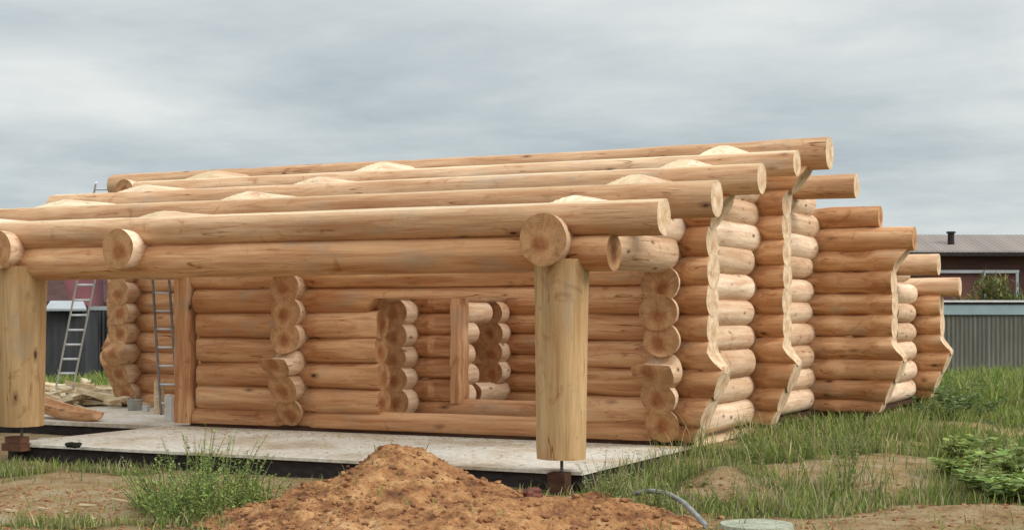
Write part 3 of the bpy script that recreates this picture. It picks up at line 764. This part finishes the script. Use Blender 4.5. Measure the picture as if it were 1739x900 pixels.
def sampler(u0, u1, d0, d1, mask, pw=1.0):
    def f(n):
        u = rs.uniform(u0, u1, n); d = rs.uniform(d0, d1, n); X = CV * u - SV * d; Y = SV * u + CV * d
        k = (rs.rand(n) < mask(X, Y)) & ~blocked(X, Y)
        return X[k], Y[k]
    return f
def gcol(dry):
    def f(X, Y, n):
        t = rs.rand(n); v = 0.65 + 0.7 * rs.rand(n); p = fbm(X * 1.3 + 88, Y * 1.3, 3)
        a = np.array([0.12, 0.19, 0.04]); b_ = np.array([0.28, 0.31, 0.08]); c_ = np.array([0.42, 0.36, 0.19])
        col = a[None] * (1 - t[:, None]) + b_[None] * t[:, None]
        dk = (rs.rand(n) < dry * (0.4 + 1.2 * p))[:, None]
        col = np.where(dk, c_[None] * (0.6 + 0.6 * rs.rand(n))[:, None], col) * v[:, None]
        return np.concatenate([col, np.ones((n, 1))], 1)
    return f
gm = lambda X, Y: np.clip((grassy(X, Y) - 0.36) * 2.2, 0.035, 1) * np.where(mound_h(X, Y)[0] > 0.09, 0.03, 1.0)
def hgt(lo, hi):
    def f(X, Y, n): return (lo + (hi - lo) * rs.rand(n) ** 1.6) * (0.5 + 1.0 * fbm(X * 1.7 + 2, Y * 1.7 + 55, 3))
    return f
o = blades(72000, sampler(-5.6, 5.9, 10.6, 16.5, gm), hgt(0.04, 0.16), gcol(0.36), 'grass', 0.0052); tag(o, 'short patchy grass over the earth around the house', 'grass', kind='stuff')
o = blades(42000, sampler(2.4, 12, 14, 27, gm), hgt(0.06, 0.22), gcol(0.16), 'grass', 0.010); tag(o, 'green grass between the right side of the house and the fence', 'grass', kind='stuff')
o = blades(40000, sampler(4.5, 17, 24, 39, lambda X, Y: 0.9 + 0 * X), hgt(0.08, 0.45), gcol(0.10), 'grass', 0.016, 2); tag(o, 'tall grass along the foot of the grey fence', 'grass', kind='stuff')
o = blades(20000, sampler(-14, -5.5, 25.2, 38, lambda X, Y: 0.9 + 0 * X), hgt(0.08, 0.30), gcol(0.10), 'grass', 0.016, 2); tag(o, 'green grass behind the scrap wood and ladder', 'grass', kind='stuff')
# tall thin stalks beside the house
stm = lambda X, Y: np.clip(gm(X, Y) + .08, 0, 1) * np.clip((fbm(X * 2.1 + 61, Y * 2.1 + 13, 3) - .52) * 7, 0, 1)
o = blades(16000, sampler(0.6, 5.6, 11.6, 18.5, stm), hgt(0.15, 0.50), gcol(0.35), 'tall_grass', 0.0045, 4, 0.35); tag(o, 'tall thin grass stalks beside the right corner of the house', 'grass', kind='stuff')

# ---------------------------------------------------------------- weeds with leaves
def leafy(name, x, y, h, ns, label, group=None, leaf=0.05, spread=0.12, tone=(0.10, 0.17, 0.05), up=0.5, nl=26, cat='plant', wide=0.32, flower=None):
    z = float(surf(np.array([x]), np.array([y]))[0]) - 0.01
    root = empty(name, (x, y, z), label, cat, group)
    st = MB(); V = []; F = []; C = []
    for s_ in range(ns):
        a0 = rnd.uniform(0, 6.28); rad = spread * math.sqrt(rnd.random()); bx, by = x + rad * math.cos(a0) * .7, y + rad * math.sin(a0) * .7
        hh = h * rnd.uniform(.55, 1.0); tx, ty = bx + math.cos(a0) * rad * 1.1 + rnd.uniform(-.06, .06), by + math.sin(a0) * rad * 1.1 + rnd.uniform(-.06, .06)
        pts = [(bx + (tx - bx) * t ** 1.5, by + (ty - by) * t ** 1.5, z + hh * t) for t in (0, .33, .66, 1)]
        st.tube(pts, [0.005, 0.004, 0.003, 0.0015], 4, cap=False)
        for k in range(nl):
            t = rnd.uniform(0.08, 1.0); p = Vector(pts[0]).lerp(Vector(pts[3]), t); p.x = bx + (tx - bx) * t ** 1.5; p.y = by + (ty - by) * t ** 1.5
            az = rnd.uniform(0, 6.28); el = rnd.uniform(-.1, 1.0) * up + .2 * t; ll = leaf * rnd.uniform(.6, 1.3) * (1.15 - .5 * t)
            d = Vector((math.cos(az) * math.cos(el), math.sin(az) * math.cos(el), math.sin(el))); sd_ = Vector((-math.sin(az), math.cos(az), 0)) * ll * wide
            n_ = Vector((0, 0, -1)) * ll * 0.25
            b = len(V); V += [p, p + d * ll * .45 + sd_, p + d * ll + n_, p + d * ll * .45 - sd_, p + d * ll * .5 + n_ * .5]
            F += [(b, b + 1, b + 4), (b + 1, b + 2, b + 4), (b + 2, b + 3, b + 4), (b + 3, b, b + 4)]
            v = rnd.uniform(.6, 1.45); yl = rnd.uniform(0, .35)
            C += [(tone[0] * v * (1 + yl), tone[1] * v, tone[2] * v, 1)] * 5
    o1 = mesh_obj('stems', [tuple(p) for p in st.v], st.f, M_LEAF, root, loc=(x, y, z), cols=[(0.16, 0.2, 0.07, 1)] * len(st.v)); o1['kind'] = 'stuff'
    o2 = mesh_obj('foliage', [tuple(p) for p in V], F, M_LEAF, root, loc=(x, y, z), cols=C)
    return root
G1 = 'weeds left of the sand heap'
wl = [(255, 12.6, .22), (285, 12.9, .30), (300, 12.3, .26), (322, 13.0, .38), (345, 12.6, .46), (352, 12.2, .34), (372, 12.9, .42), (395, 12.5, .34), (412, 12.9, .30), (432, 12.6, .24), (330, 11.9, .28), (290, 11.8, .20), (270, 12.2, .26), (380, 12.1, .28), (455, 13.1, .18)]
for k, (px, d, h) in enumerate(wl):
    x, y = at(px, d)
    leafy('weed', x, y, h * 1.55, 14, 'tallest weed of the clump left of the sand heap' if k == 4 else 'bushy green weed in the clump left of the sand heap', G1, 0.05, 0.21, (0.22, 0.33, 0.09), nl=24, wide=.24, up=.9)
G2 = 'tall weeds by the right house corner'
for k in range(34):
    px = rnd.uniform(975, 1480); d = rnd.uniform(12.6, 16.4) if px > 1150 else rnd.uniform(11.9, 12.6)
    x, y = at(px, d)
    if blocked(np.array([x]), np.array([y]))[0]: continue
    leafy('weed', x, y, rnd.uniform(.22, .5), 4, 'thin tall weed with narrow leaves by the right house corner', G2, 0.045, 0.12, (0.20, 0.26, 0.09), nl=20)
G3 = 'broad-leaved plants at the right edge'
for k, (px, d, h) in enumerate([(1655, 14.3, .30), (1690, 14.8, .42), (1722, 14.2, .40), (1700, 13.4, .32), (1735, 13.1, .34), (1668, 15.2, .34), (1745, 14.9, .42), (1640, 16.0, .3), (1715, 12.6, .30), (1748, 12.4, .3), (1630, 14.7, .24)]):
    x, y = at(px, d)
    leafy('broad_leaved_plant', x, y, h, 9, 'bushy broad-leaved green plant at the right edge', G3, 0.15, 0.22, (0.18, 0.28, 0.065), nl=14, wide=.5)
G4 = 'green plants by the fence side of the house'
for k, (px, d, h) in enumerate([(1610, 22.5, .5), (1632, 23.5, .55), (1648, 22.0, .45), (1600, 21.0, .4)]):
    x, y = at(px, d)
    leafy('broad_leaved_plant', x, y, h, 10, 'dark leafy plant in grass near the far right house corner', G4, 0.13, 0.3, (0.12, 0.20, 0.07), nl=16, wide=.42)

# ---------------------------------------------------------------- loose things in the foreground
M_STONE = noise_mat('reddish_rock', [(0.3, (0.09, 0.032, 0.025)), (0.7, (0.2, 0.08, 0.055))], (14, 14, 14), bump=.5)
x, y = at(905, 12.25); zz = float(surf(np.array([x]), np.array([y]))[0])
q = MB(); q.add(*blob((x, y, zz + .03), .065, 5, .8, 10, 7)); o = q.obj('rock', M_STONE, smooth=True, sharp=30, loc=(x, y, zz)); tag(o, 'dark reddish lump of rock on the right shoulder of the sand heap', 'rock')
M_PIPE = noise_mat('grey_plastic', [(0.3, (0.12, 0.12, 0.11)), (0.7, (0.36, 0.36, 0.35))], (12, 12, 12), rough=.5)
pts = []
for px, py, d in ((1075, 838, 12.5), (1105, 833, 12.35), (1135, 838, 12.2), (1160, 852, 12.0), (1180, 872, 11.75), (1200, 893, 11.5)):
    X, Y = at(px, d); pts.append((X, Y, 1.45 - (py - 530) * d / 2565))
q = MB(); q.tube(pts, 0.021, 8); o = q.obj('hose', M_PIPE, smooth=True, loc=pts[2]); tag(o, 'grey curved hose arching out of the weeds', 'hose')
M_LID = noise_mat('pale_concrete', [(0.3, (0.24, 0.26, 0.19)), (0.7, (0.42, 0.43, 0.34))], (9, 9, 9), fine=(40, 40, 40), bump=.3)
x, y = at(1285, 11.55); q = MB()
na = 28; ringv = [(x + .30 * math.cos(2 * math.pi * k / na) * (1 + .03 * math.sin(5 * k)), y + .30 * math.sin(2 * math.pi * k / na), -.23) for k in range(na)]
top = [(x + (a[0] - x) * .93, y + (a[1] - y) * .93, -.175 + .01) for a in ringv]
q.add(ringv + top, [(k, (k + 1) % na, na + (k + 1) % na, na + k) for k in range(na)] + [tuple(range(na, 2 * na))])
o = q.obj('well_cover', M_LID, loc=(x, y, -.2)); tag(o, 'round pale concrete slab lying flat at the bottom edge', 'concrete slab')
# dark tangled object on the porch slab
M_BLK = noise_mat('black_rubber', [(0.3, (0.012, 0.012, 0.01)), (0.7, (0.03, 0.028, 0.02))], (20, 20, 20))
x, y = at(125, 16.8 - .6); q = MB()
for k in range(3): q.add(*blob((x + (k - 1) * .05, y, .028), .045, 40 + k, .7, 9, 6))
o = q.obj('gloves', M_BLK, smooth=True, loc=(x, y, 0)); tag(o, 'small crumpled black bundle on the left of the porch slab', 'bundle')
x, y = at(591, 14.0 + .1); q = MB(); q.add(*blob((x, y, .012), .022, 77, .5, 8, 5)); o = q.obj('stone', M_STONE, loc=(x, y, 0)); tag(o, 'small dark stone on the porch slab behind the heap', 'stone')
# chips of wood on the earth
M_CHIP = noise_mat('wood_chip', [(0.3, (0.40, 0.30, 0.18)), (0.7, (0.62, 0.52, 0.36))], (8, 8, 8))
for k, (px, d, L_, az) in enumerate([(75, 12.6, .12, .3), (150, 12.9, .16, 1.0), (160, 12.0, .10, 2.2), (205, 13.1, .20, .1), (495, 13.1, .13, .9), (20, 12.3, .1, .4), (115, 12.3, .07, 2.0), (240, 13.4, .09, .5)]):
    x, y = at(px, d); z = float(surf(np.array([x]), np.array([y]))[0]); q = MB()
    q.box((x, y, z + .012), (L_, .028, .014), Matrix.Rotation(az, 3, 'Z') @ Matrix.Rotation(.12, 3, 'Y')); o = q.obj('wood_offcut', M_CHIP, loc=(x, y, z)); tag(o, 'small pale splinter of wood lying on the sandy ground at the left', 'offcut', 'wood splinters on the sand')
q = MB()
for k in range(4500):
    u = rs.uniform(-5.4, -1.0) if k % 3 else rs.uniform(1, 5); d = rs.uniform(10.8, 14.0); X = CV * u - SV * d; Y = SV * u + CV * d
    if blocked(np.array([X]), np.array([Y]))[0]: continue
    z = float(surf(np.array([X]), np.array([Y]))[0]); r = .006 + .02 * rs.rand() ** 3; q.add(*blob((X, Y, z), r, 5000 + k, .6, 5, 4))
o = q.obj('pebbles', M_CLOD); tag(o, 'crumbs of earth and pebbles on the bare ground', 'pebbles', kind='stuff')

q = MB()
for k in range(700):
    if k % 3: X = rs.uniform(-12.3, -5.5); Y = 15.4 - abs(rs.randn()) * .45
    else: X = rs.uniform(-12.3, -5.5); Y = rs.uniform(12.7, 15.3)
    if Y < 12.7: continue
    l_ = .01 + .05 * rs.rand() ** 3; q.box((X, Y, .004), (l_, l_ * rs.uniform(.2, .7), .006), Matrix.Rotation(rs.rand() * 6.28, 3, 'Z'))
o = q.obj('sawdust_chips', M_CHIP); tag(o, 'thin scatter of wood chips on the porch slab', 'wood chips', kind='stuff')
# ---------------------------------------------------------------- left: ladders, scrap wood, bucket
def ladder(base, top, width_dir, wd, n, label, mm, rung_r=.014, m2=None):
    b_, t_ = Vector(base), Vector(top); wv = Vector(width_dir).normalized() * wd / 2
    root = empty('ladder', tuple(b_), label, 'ladder')
    ax = (t_ - b_); nrm = ax.cross(wv).normalized()
    for s_ in (-1, 1):
        q = MB(); M = Matrix((wv.normalized(), nrm, ax.normalized())).transposed()
        q.box(tuple((b_ + t_) / 2 + wv * s_), (.026, .06, ax.length), M); q.obj('rail', mm, root)
    for k in range(n):
        p = b_ + ax * ((k + .6) / n); q = MB(); q.tube([p - wv * .97, p + wv * .97], rung_r, 8); q.box(tuple(p), (wd * .95, .035, .02), Matrix((wv.normalized(), nrm, ax.normalized())).transposed()); q.obj('rung', m2 or mm, root)
    return root
bx, by = at(107, 25.9); tx, ty = at(180, 23.8)
rdir = (CV, SV, 0)
tx, ty = at(179, 23.6)
ladder((bx, by, 0.02), (tx, ty, 3.47), rdir, 0.29, 14, 'long bright aluminium ladder leaning up past the left roof end', M_ALU)
bx, by = at(288, 21.3); tx, ty = at(270, 22.1)
ladder((bx, by, 0.01), (tx, ty, 2.35), rdir, 0.24, 9, 'ladder with dark rails leaning on the log wall left of the door post', M_ALUD, .015, M_ALU)
M_SCRAP = noise_mat('scrap_wood', [(0.3, (0.50, 0.35, 0.18)), (0.5, (0.66, 0.52, 0.33)), (0.7, (0.76, 0.68, 0.52))], (1.5, 12, 12), fine=(8, 40, 40))
for k in range(64):
    px = rnd.uniform(60, 205); d = rnd.uniform(22.6, 27); x, y = at(px, d)
    if x > -15.9 and y < 25.3 and y > 15.3 and x < -4: z0 = 0.02
    else: z0 = -0.05
    z = z0 + rnd.uniform(0.0, .12) + .10 * (d - 21.5) / 5.5; L_ = rnd.uniform(.4, 1.5); q = MB(); az = rnd.gauss(.45, .9)
    M = Matrix.Rotation(az, 3, 'Z') @ Matrix.Rotation(rnd.gauss(0, .16), 3, 'Y') @ Matrix.Rotation(rnd.uniform(-.4, .4), 3, 'X')
    q.box((x, y, z), (L_, rnd.uniform(.06, .2), rnd.uniform(.025, .07)), M)
    o = q.obj('scrap_board', M_SCRAP, loc=(x, y, z)); tag(o, 'pale wood offcut in the untidy heap below the long ladder', 'offcut', 'pale wood offcuts heaped at the left')
# hollowed half log in front of the heap
x0, y0 = at(60, 20.9); x1, y1 = at(166, 20.0)
def half_log():
    n = 16; na = 14; V = []; F = []; a = Vector((x0, y0, .16)); b = Vector((x1, y1, .12)); ax = (b - a).normalized(); sd_ = ax.cross(Vector((0, 0, 1))).normalized()
    for inn in (0, 1):
        for k in range(n + 1):
            t = k / n; r = (.185 - .05 * inn) * (1 - .45 * max(0, (t - .7) / .3) ** 2); c = a.lerp(b, t); c = c + Vector((0, 0, .12 * (1 - t) ** 2))
            for j in range(na + 1):
                th = math.pi * (1 + j / na); V.append(c + sd_ * r * math.cos(th) + Vector((0, 0, 1)) * r * math.sin(th) * .95)
    w_ = na + 1; o_ = (n + 1) * w_
    for k in range(n):
        for j in range(na):
            q0 = k * w_ + j; F.append((q0, q0 + 1, q0 + w_ + 1, q0 + w_)); q1 = o_ + q0; F.append((q1, q1 + w_, q1 + w_ + 1, q1 + 1))
        for j in (0, na): q0 = k * w_ + j; F.append((q0, q0 + w_, o_ + q0 + w_, o_ + q0))
    for k in (0, n):
        for j in range(na): q0 = k * w_ + j; F.append((q0, o_ + q0, o_ + q0 + 1, q0 + 1))
    o = mesh_obj('hollow_half_log', [tuple(p) for p in V], F, M_WOOD, smooth=True, sharp=40, loc=tuple(a)); tag(o, 'hollowed half log lying like a trough on the left slab', 'half log')
half_log()
# bucket, upright round offcut and white box
x, y = at(229, 22.3); q = MB(); q.tube([(x, y, .004), (x, y, .15)], [.10, .115], 20); q.tube([(x, y, .15), (x, y, .165)], .122, 20)
r_ = empty('bucket', (x, y, 0), 'low grey metal bucket on the slab by the far log corner', 'bucket')
q.obj('body', noise_mat('grey_metal', [(0.3, (.22, .22, .2)), (.7, (.4, .4, .37))], (8, 8, 8), rough=.5), r_, smooth=True)
q = MB(); q.tube([(x + .115 * math.cos(t), y, .16 + .07 * math.sin(t)) for t in np.linspace(0, math.pi, 9)], .005, 6); q.obj('handle', M_ALUD, r_, smooth=True)
x, y = at(270, 21.6); r_ = empty('log_offcut', (x, y, 0), 'short upright pale round offcut at the foot of the dark-railed ladder', 'offcut')
q = MB(); q.tube([(x, y, .004), (x, y, .47)], [.075, .07], 18); q.obj('wood', M_SCRAP, r_, smooth=True)
x, y = at(290, 20.2); q = MB(); q.box((x, y, .165), (.11, .12, .32)); q.box((x - .02, y - .02, .34), (.06, .05, .03)); o = q.obj('white_canister', noise_mat('white_plastic', [(.3, (.55, .53, .5)), (.7, (.7, .69, .66))], (6, 6, 6), rough=.4), loc=(x, y, 0)); tag(o, 'narrow white canister on the slab beside the door post', 'canister')
x, y = at(248, 22.0); q = MB(); q.box((x, y, .05), (.09, .07, .09)); o = q.obj('tin', noise_mat('pale_tin', [(.3, (.4, .4, .38)), (.7, (.6, .6, .58))], (6, 6, 6)), loc=(x, y, 0)); tag(o, 'small pale tin next to the bucket', 'tin')
x, y = at(82, 17.6); q = MB()
q.add(*blob((x, y, -.06), .13, 9, .5, 10, 6)); q.add(*blob((x + .22, y + .02, -.07), .10, 12, .5, 10, 6)); o = q.obj('cloth_bag', noise_mat('pale_sack', [(.3, (.32, .30, .22)), (.7, (.46, .44, .34))], (8, 8, 8)), smooth=True, loc=(x, y, -.1)); tag(o, 'pale crumpled sack on the ground behind the front left post', 'sack')

# ---------------------------------------------------------------- fences
def corr_sheet(name, a, b, z0, z1, mm, parent, rib=0.1, dep=0.018):
    a = Vector(a); b = Vector(b); L_ = (b - a).length; n = int(L_ / rib) * 4; ax = (b - a) / L_; nr = Vector((ax.y, -ax.x, 0)); V = []; F = []
    pat = [0, 0, 1, 1]
    for k in range(n + 1):
        p = a + ax * (L_ * k / n) + nr * dep * pat[k % 4]
        V += [(p.x, p.y, z0), (p.x, p.y, z1)]
    for k in range(n): F.append((2 * k, 2 * k + 2, 2 * k + 3, 2 * k + 1))
    return mesh_obj(name, V, F, mm, parent)
M_FG = noise_mat('grey_green_sheet', [(0.3, (.135, .135, .115)), (0.7, (.20, .195, .165))], (.8, .8, .5), rough=.55, fine=(9, 9, .5))
M_FB = noise_mat('light_blue_rail', [(0.3, (.25, .32, .34)), (.7, (.33, .41, .43))], (2, 2, 2), rough=.5)
M_FD = noise_mat('dark_slate_sheet', [(0.3, (.035, .037, .042)), (0.7, (.065, .066, .072))], (1.4, 1.4, .6), rough=.6, fine=(9, 9, .5))
M_WHT = noise_mat('white_paint', [(0.3, (.62, .62, .6)), (0.7, (.76, .76, .74))], (3, 3, 3), rough=.5)
def fence(px0, px1, d, zt, mm, band, label, zb=-.28, step=2.0):
    x0, y0 = at(px0, d); x1, y1 = at(px1, d); a = Vector((x0, y0, 0)); b = Vector((x1, y1, 0)); L_ = (b - a).length; n = max(1, round(L_ / step))
    r_ = empty('sheet_fence', (x0, y0, 0), label, 'fence'); ax = (b - a).normalized(); nr = Vector((ax.y, -ax.x, 0))
    for k in range(n):
        p, q_ = a.lerp(b, k / n), a.lerp(b, (k + 1) / n) - ax * .012
        corr_sheet('sheet', p + nr * .004 * (k % 2), q_ + nr * .004 * (k % 2), zb, zt, mm, r_)
    for k in range(n + 1):
        p = a.lerp(b, k / n) - nr * .05; q = MB(); q.box((p.x, p.y, (zt + zb) / 2), (.06, .06, zt - zb)); q.obj('fence_post', M_ALUD, r_)
    if band:
        M3 = Matrix((ax, nr, Vector((0, 0, 1)))).transposed(); mid = (a + b) / 2
        q = MB(); q.box((mid.x + nr.x * .045, mid.y + nr.y * .045, zt - .20), (L_, .03, .24), M3); q.obj('blue_band', M_FB, r_)
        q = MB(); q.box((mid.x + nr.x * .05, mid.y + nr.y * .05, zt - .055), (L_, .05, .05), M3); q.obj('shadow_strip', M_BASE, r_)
        q = MB(); q.box((mid.x + nr.x * .05, mid.y + nr.y * .05, zt), (L_, .09, .045), M3); q.obj('top_cap', M_WHT, r_)
    return r_
fence(1530, 1960, 36, 1.71, M_FG, True, 'grey green corrugated fence with pale blue band right of the house')
fence(560, 1518, 38.5, 1.2, M_FG, False, 'low grey green corrugated fence far behind the house')
fence(-260, 240, 38, 1.55, M_FD, False, 'dark slate corrugated fence behind the long ladder')
# shed roof edges beside the dark fence
def wall_box(q, px0, px1, d, z0, z1, dep=3.0, m=0):
    x0, y0 = at(px0, d); x1, y1 = at(px1, d); mx_, my_ = (x0 + x1) / 2 - SV * dep / 2, (y0 + y1) / 2 + CV * dep / 2
    M3 = Matrix.Rotation(VA, 3, 'Z'); q.box((mx_, my_, (z0 + z1) / 2), (math.hypot(x1 - x0, y1 - y0), dep, z1 - z0), M3, m)
M_LR = noise_mat('pale_roof_sheet', [(.3, (.27, .29, .30)), (.7, (.38, .40, .41))], (2, 2, 2), rough=.5)
x0, y0 = at(115, 37); r_ = empty('low_shed', (x0, y0, 0), 'low shed with pale flat sheet roof behind the ladder', 'shed')
q = MB(); wall_box(q, 60, 145, 36.6, -.3, 1.45, 1.1); q.obj('wall', M_FD, r_)
q = MB()
A = [at(76, 36.3), at(147, 36.3), at(141, 38.2), at(86, 38.2)]
q.add([(*A[0], 1.48), (*A[1], 1.48), (*A[2], 1.70), (*A[3], 1.70), (*A[0], 1.53), (*A[1], 1.53), (*A[2], 1.74), (*A[3], 1.74)], [(0, 3, 2, 1), (4, 5, 6, 7), (0, 1, 5, 4), (1, 2, 6, 5), (2, 3, 7, 6), (3, 0, 4, 7)]); q.obj('roof', M_LR, r_)
x0, y0 = at(180, 37.4); q = MB(); wall_box(q, 150, 235, 37.4, 1.50, 1.60, .1); o = q.obj('pale_board', M_LR, loc=(x0, y0, 1.5)); tag(o, 'long whitish board along the top of the dark fence', 'board')

# ---------------------------------------------------------------- neighbour houses
M_RR = noise_mat('red_metal_roof', [(.3, (.11, .03, .033)), (.7, (.17, .05, .055))], (1, 1, 1), rough=.45)
M_BR = noise_mat('brown_boards', [(.3, (.055, .03, .028)), (.7, (.10, .055, .05))], (2, 2, 8))
def gable_house(name, px0, px1, d, zeave, zridge, run, M_r, M_w, label, tiles=True, dep=9, rib=None):
    x0, y0 = at((px0 + px1) / 2, d); r_ = empty(name, (x0, y0, 0), label, 'house')
    q = MB(); wall_box(q, px0, px1, d + .6, -.3, zeave - .12, dep); q.obj('wall', M_w, r_)
    a0 = Vector((*at(px0 - 8, d), 0)); a1 = Vector((*at(px1 + 8, d), 0)); back = Vector((-SV, CV, 0))
    rows = 12 if tiles else 1
    for side in (0, 1):
        for k in range(rows):
            t0, t1 = k / rows, (k + 1) / rows
            def pt(p, t, lift): 
                if side == 0: return p + back * run * t + Vector((0, 0, zeave + (zridge - zeave) * t + lift))
                return p + back * (2 * run - run * t) + Vector((0, 0, zeave + (zridge - zeave) * t + lift))
            q = MB(); q.add([pt(a0, t0, .06), pt(a1, t0, .06), pt(a1, t1, .0), pt(a0, t1, .0), pt(a0, t0, -.02), pt(a1, t0, -.02), pt(a1, t1, -.06), pt(a0, t1, -.06)],
                  [(0, 1, 2, 3), (4, 7, 6, 5), (0, 4, 5, 1), (1, 5, 6, 2), (2, 6, 7, 3), (3, 7, 4, 0)])
            q.obj('tile_row' if tiles else 'roof', M_r, r_)
    return r_
def tile_mat():
    m, nt, b = mat('grey_roof_tiles', .7, .2)
    mp = scaled(nt, (1, 1, 1)); mp.inputs['Rotation'].default_value = (0, 0, -VA)
    wv = N(nt, 'ShaderNodeTexWave', Scale=1.6, Distortion=.2); L(nt, mp, 0, wv, 'Vector')
    nz_ = N(nt, 'ShaderNodeTexNoise', Scale=1.2, Detail=4.0); L(nt, mp, 0, nz_, 'Vector')
    r = ramp(nt, [(.3, (.34, .30, .28)), (.7, (.46, .41, .385))]); L(nt, nz_, 0, r, 0)
    r2 = ramp(nt, [(.2, .8), (.6, 1.05)]); L(nt, wv, 1, r2, 0)
    mm = mixc(nt, 'MULTIPLY', .8); L(nt, r, 0, mm, 6); L(nt, r2, 0, mm, 7); L(nt, mm, 2, b, 'Base Color')
    return m
M_TL = tile_mat()
M_MR = noise_mat('maroon_wall', [(.3, (.075, .038, .036)), (.7, (.12, .062, .058))], (1, 1, 5))
nb = gable_house('neighbour_house', 1490, 1990, 58, 3.75, 4.60, 3.6, M_TL, M_MR, 'long low house with grey tiled roof behind the fence at the right', True, 7.2)
x, y = at(1615, 59.5); q = MB(); q.tube([(x, y, 3.8), (x, y, 4.55)], .13, 12); q.tube([(x, y, 4.55), (x, y, 4.62)], .18, 12); q.tube([(x, y, 3.8), (x, y, 3.98)], .22, 12); q.obj('chimney_pipe', M_BASE, nb)
q = MB(); wall_box(q, 1488, 1992, 57.9, 3.60, 3.74, .05); q.obj('fascia', M_BASE, nb)
# framed red panel wall in front of it
x, y = at(1660, 50); r_ = empty('framed_screen', (x, y, 0), 'reddish panel screen with thin pale frame in front of the tiled house', 'screen')
q = MB(); wall_box(q, 1560, 1730, 50, -.3, 2.72, .06); q.obj('panel', noise_mat('dull_red_panel', [(.3, (.11, .05, .045)), (.7, (.17, .08, .07))], (1, 1, 1)), r_)
q = MB(); wall_box(q, 1558, 1731, 49.9, 2.74, 2.84, .1); q.obj('top_rail', M_LR, r_)
for px in (1672, 1728): q = MB(); wall_box(q, px - 2, px + 2, 49.8, -.3, 2.73, .08); q.obj('post', M_LR, r_)
# red-roofed house on the left
lh = gable_house('neighbour_house', -150, 262, 52, 1.62, 5.3, 5.2, M_RR, M_BR, 'house with steep dark red roof behind the dark fence at the left', False, 10)
for px0, px1 in ((60, 118), (176, 202)):
    q = MB(); A = at(px0, 51.6); B = at(px1, 51.6); q2 = [at(px0 - 4, 54), at(px1 - 24, 54)]
    q.add([(*A, 1.8), (*B, 1.8), (*q2[1], 3.6), (*q2[0], 3.6), (*A, 1.6), (*B, 1.6), (*q2[1], 3.3), (*q2[0], 3.3)], [(0, 1, 2, 3), (4, 7, 6, 5), (0, 4, 5, 1), (1, 5, 6, 2), (2, 6, 7, 3), (3, 7, 4, 0)]); q.obj('roof_window', M_BR, lh)

# ---------------------------------------------------------------- bush in front of the neighbour house
def bush(px, d, w_, h_, label, tone):
    x, y = at(px, d); root = empty('bush', (x, y, -.3), label, 'bush'); V = []; F = []; C = []
    for k in range(3600):
        a = rnd.gauss(0, .42) * w_; b_ = rnd.gauss(0, .42) * 1.0; top = h_ * max(.15, (1 - (a / w_) ** 2 * .9)) * (0.82 + .3 * vnoise(np.array([a * 1.8 + 20]), np.array([b_ + 4]))[0])
        t = rnd.random() ** .7; z = -.3 + top * t; X = x + CV * a - SV * b_; Y = y + SV * a + CV * b_; s_ = rnd.uniform(.07, .17)
        az = rnd.uniform(0, 6.28); el = rnd.uniform(.1, 1.4); dr = Vector((math.cos(az) * math.cos(el), math.sin(az) * math.cos(el), math.sin(el))); sd_ = Vector((-math.sin(az), math.cos(az), 0)) * s_ * .22
        p = Vector((X, Y, z)); b = len(V); V += [p - sd_, p + sd_, p + dr * s_ * 1.6]; F.append((b, b + 1, b + 2)); v = rnd.uniform(.55, 1.5); ylw = rnd.choice([1, 1, 1.5])
        C += [(tone[0] * v * ylw, tone[1] * v, tone[2] * v, 1)] * 3
    mesh_obj('foliage', [tuple(p) for p in V], F, M_LEAF, root, loc=(x, y, -.3), cols=C)
    q = MB()
    for k in range(9): q.tube([(x + rnd.uniform(-.3, .3), y, -.3), (x + rnd.uniform(-1, 1), y + rnd.uniform(-.4, .4), h_ * .75 - .3)], [.02, .006], 5)
    mesh_obj('stems', q.v, q.f, M_SILL, root, loc=(x, y, -.3))
bush(1692, 44, 1.25, 2.95, 'yellowish green bush rising above the grey fence', (.12, .145, .045))
bush(1640, 43.5, .7, 2.35, 'low reddish green bush between the house logs and the framed screen', (.15, .12, .05))
bush(1745, 45, .8, 2.3, 'small green bush above the fence at the right edge', (.10, .13, .045))
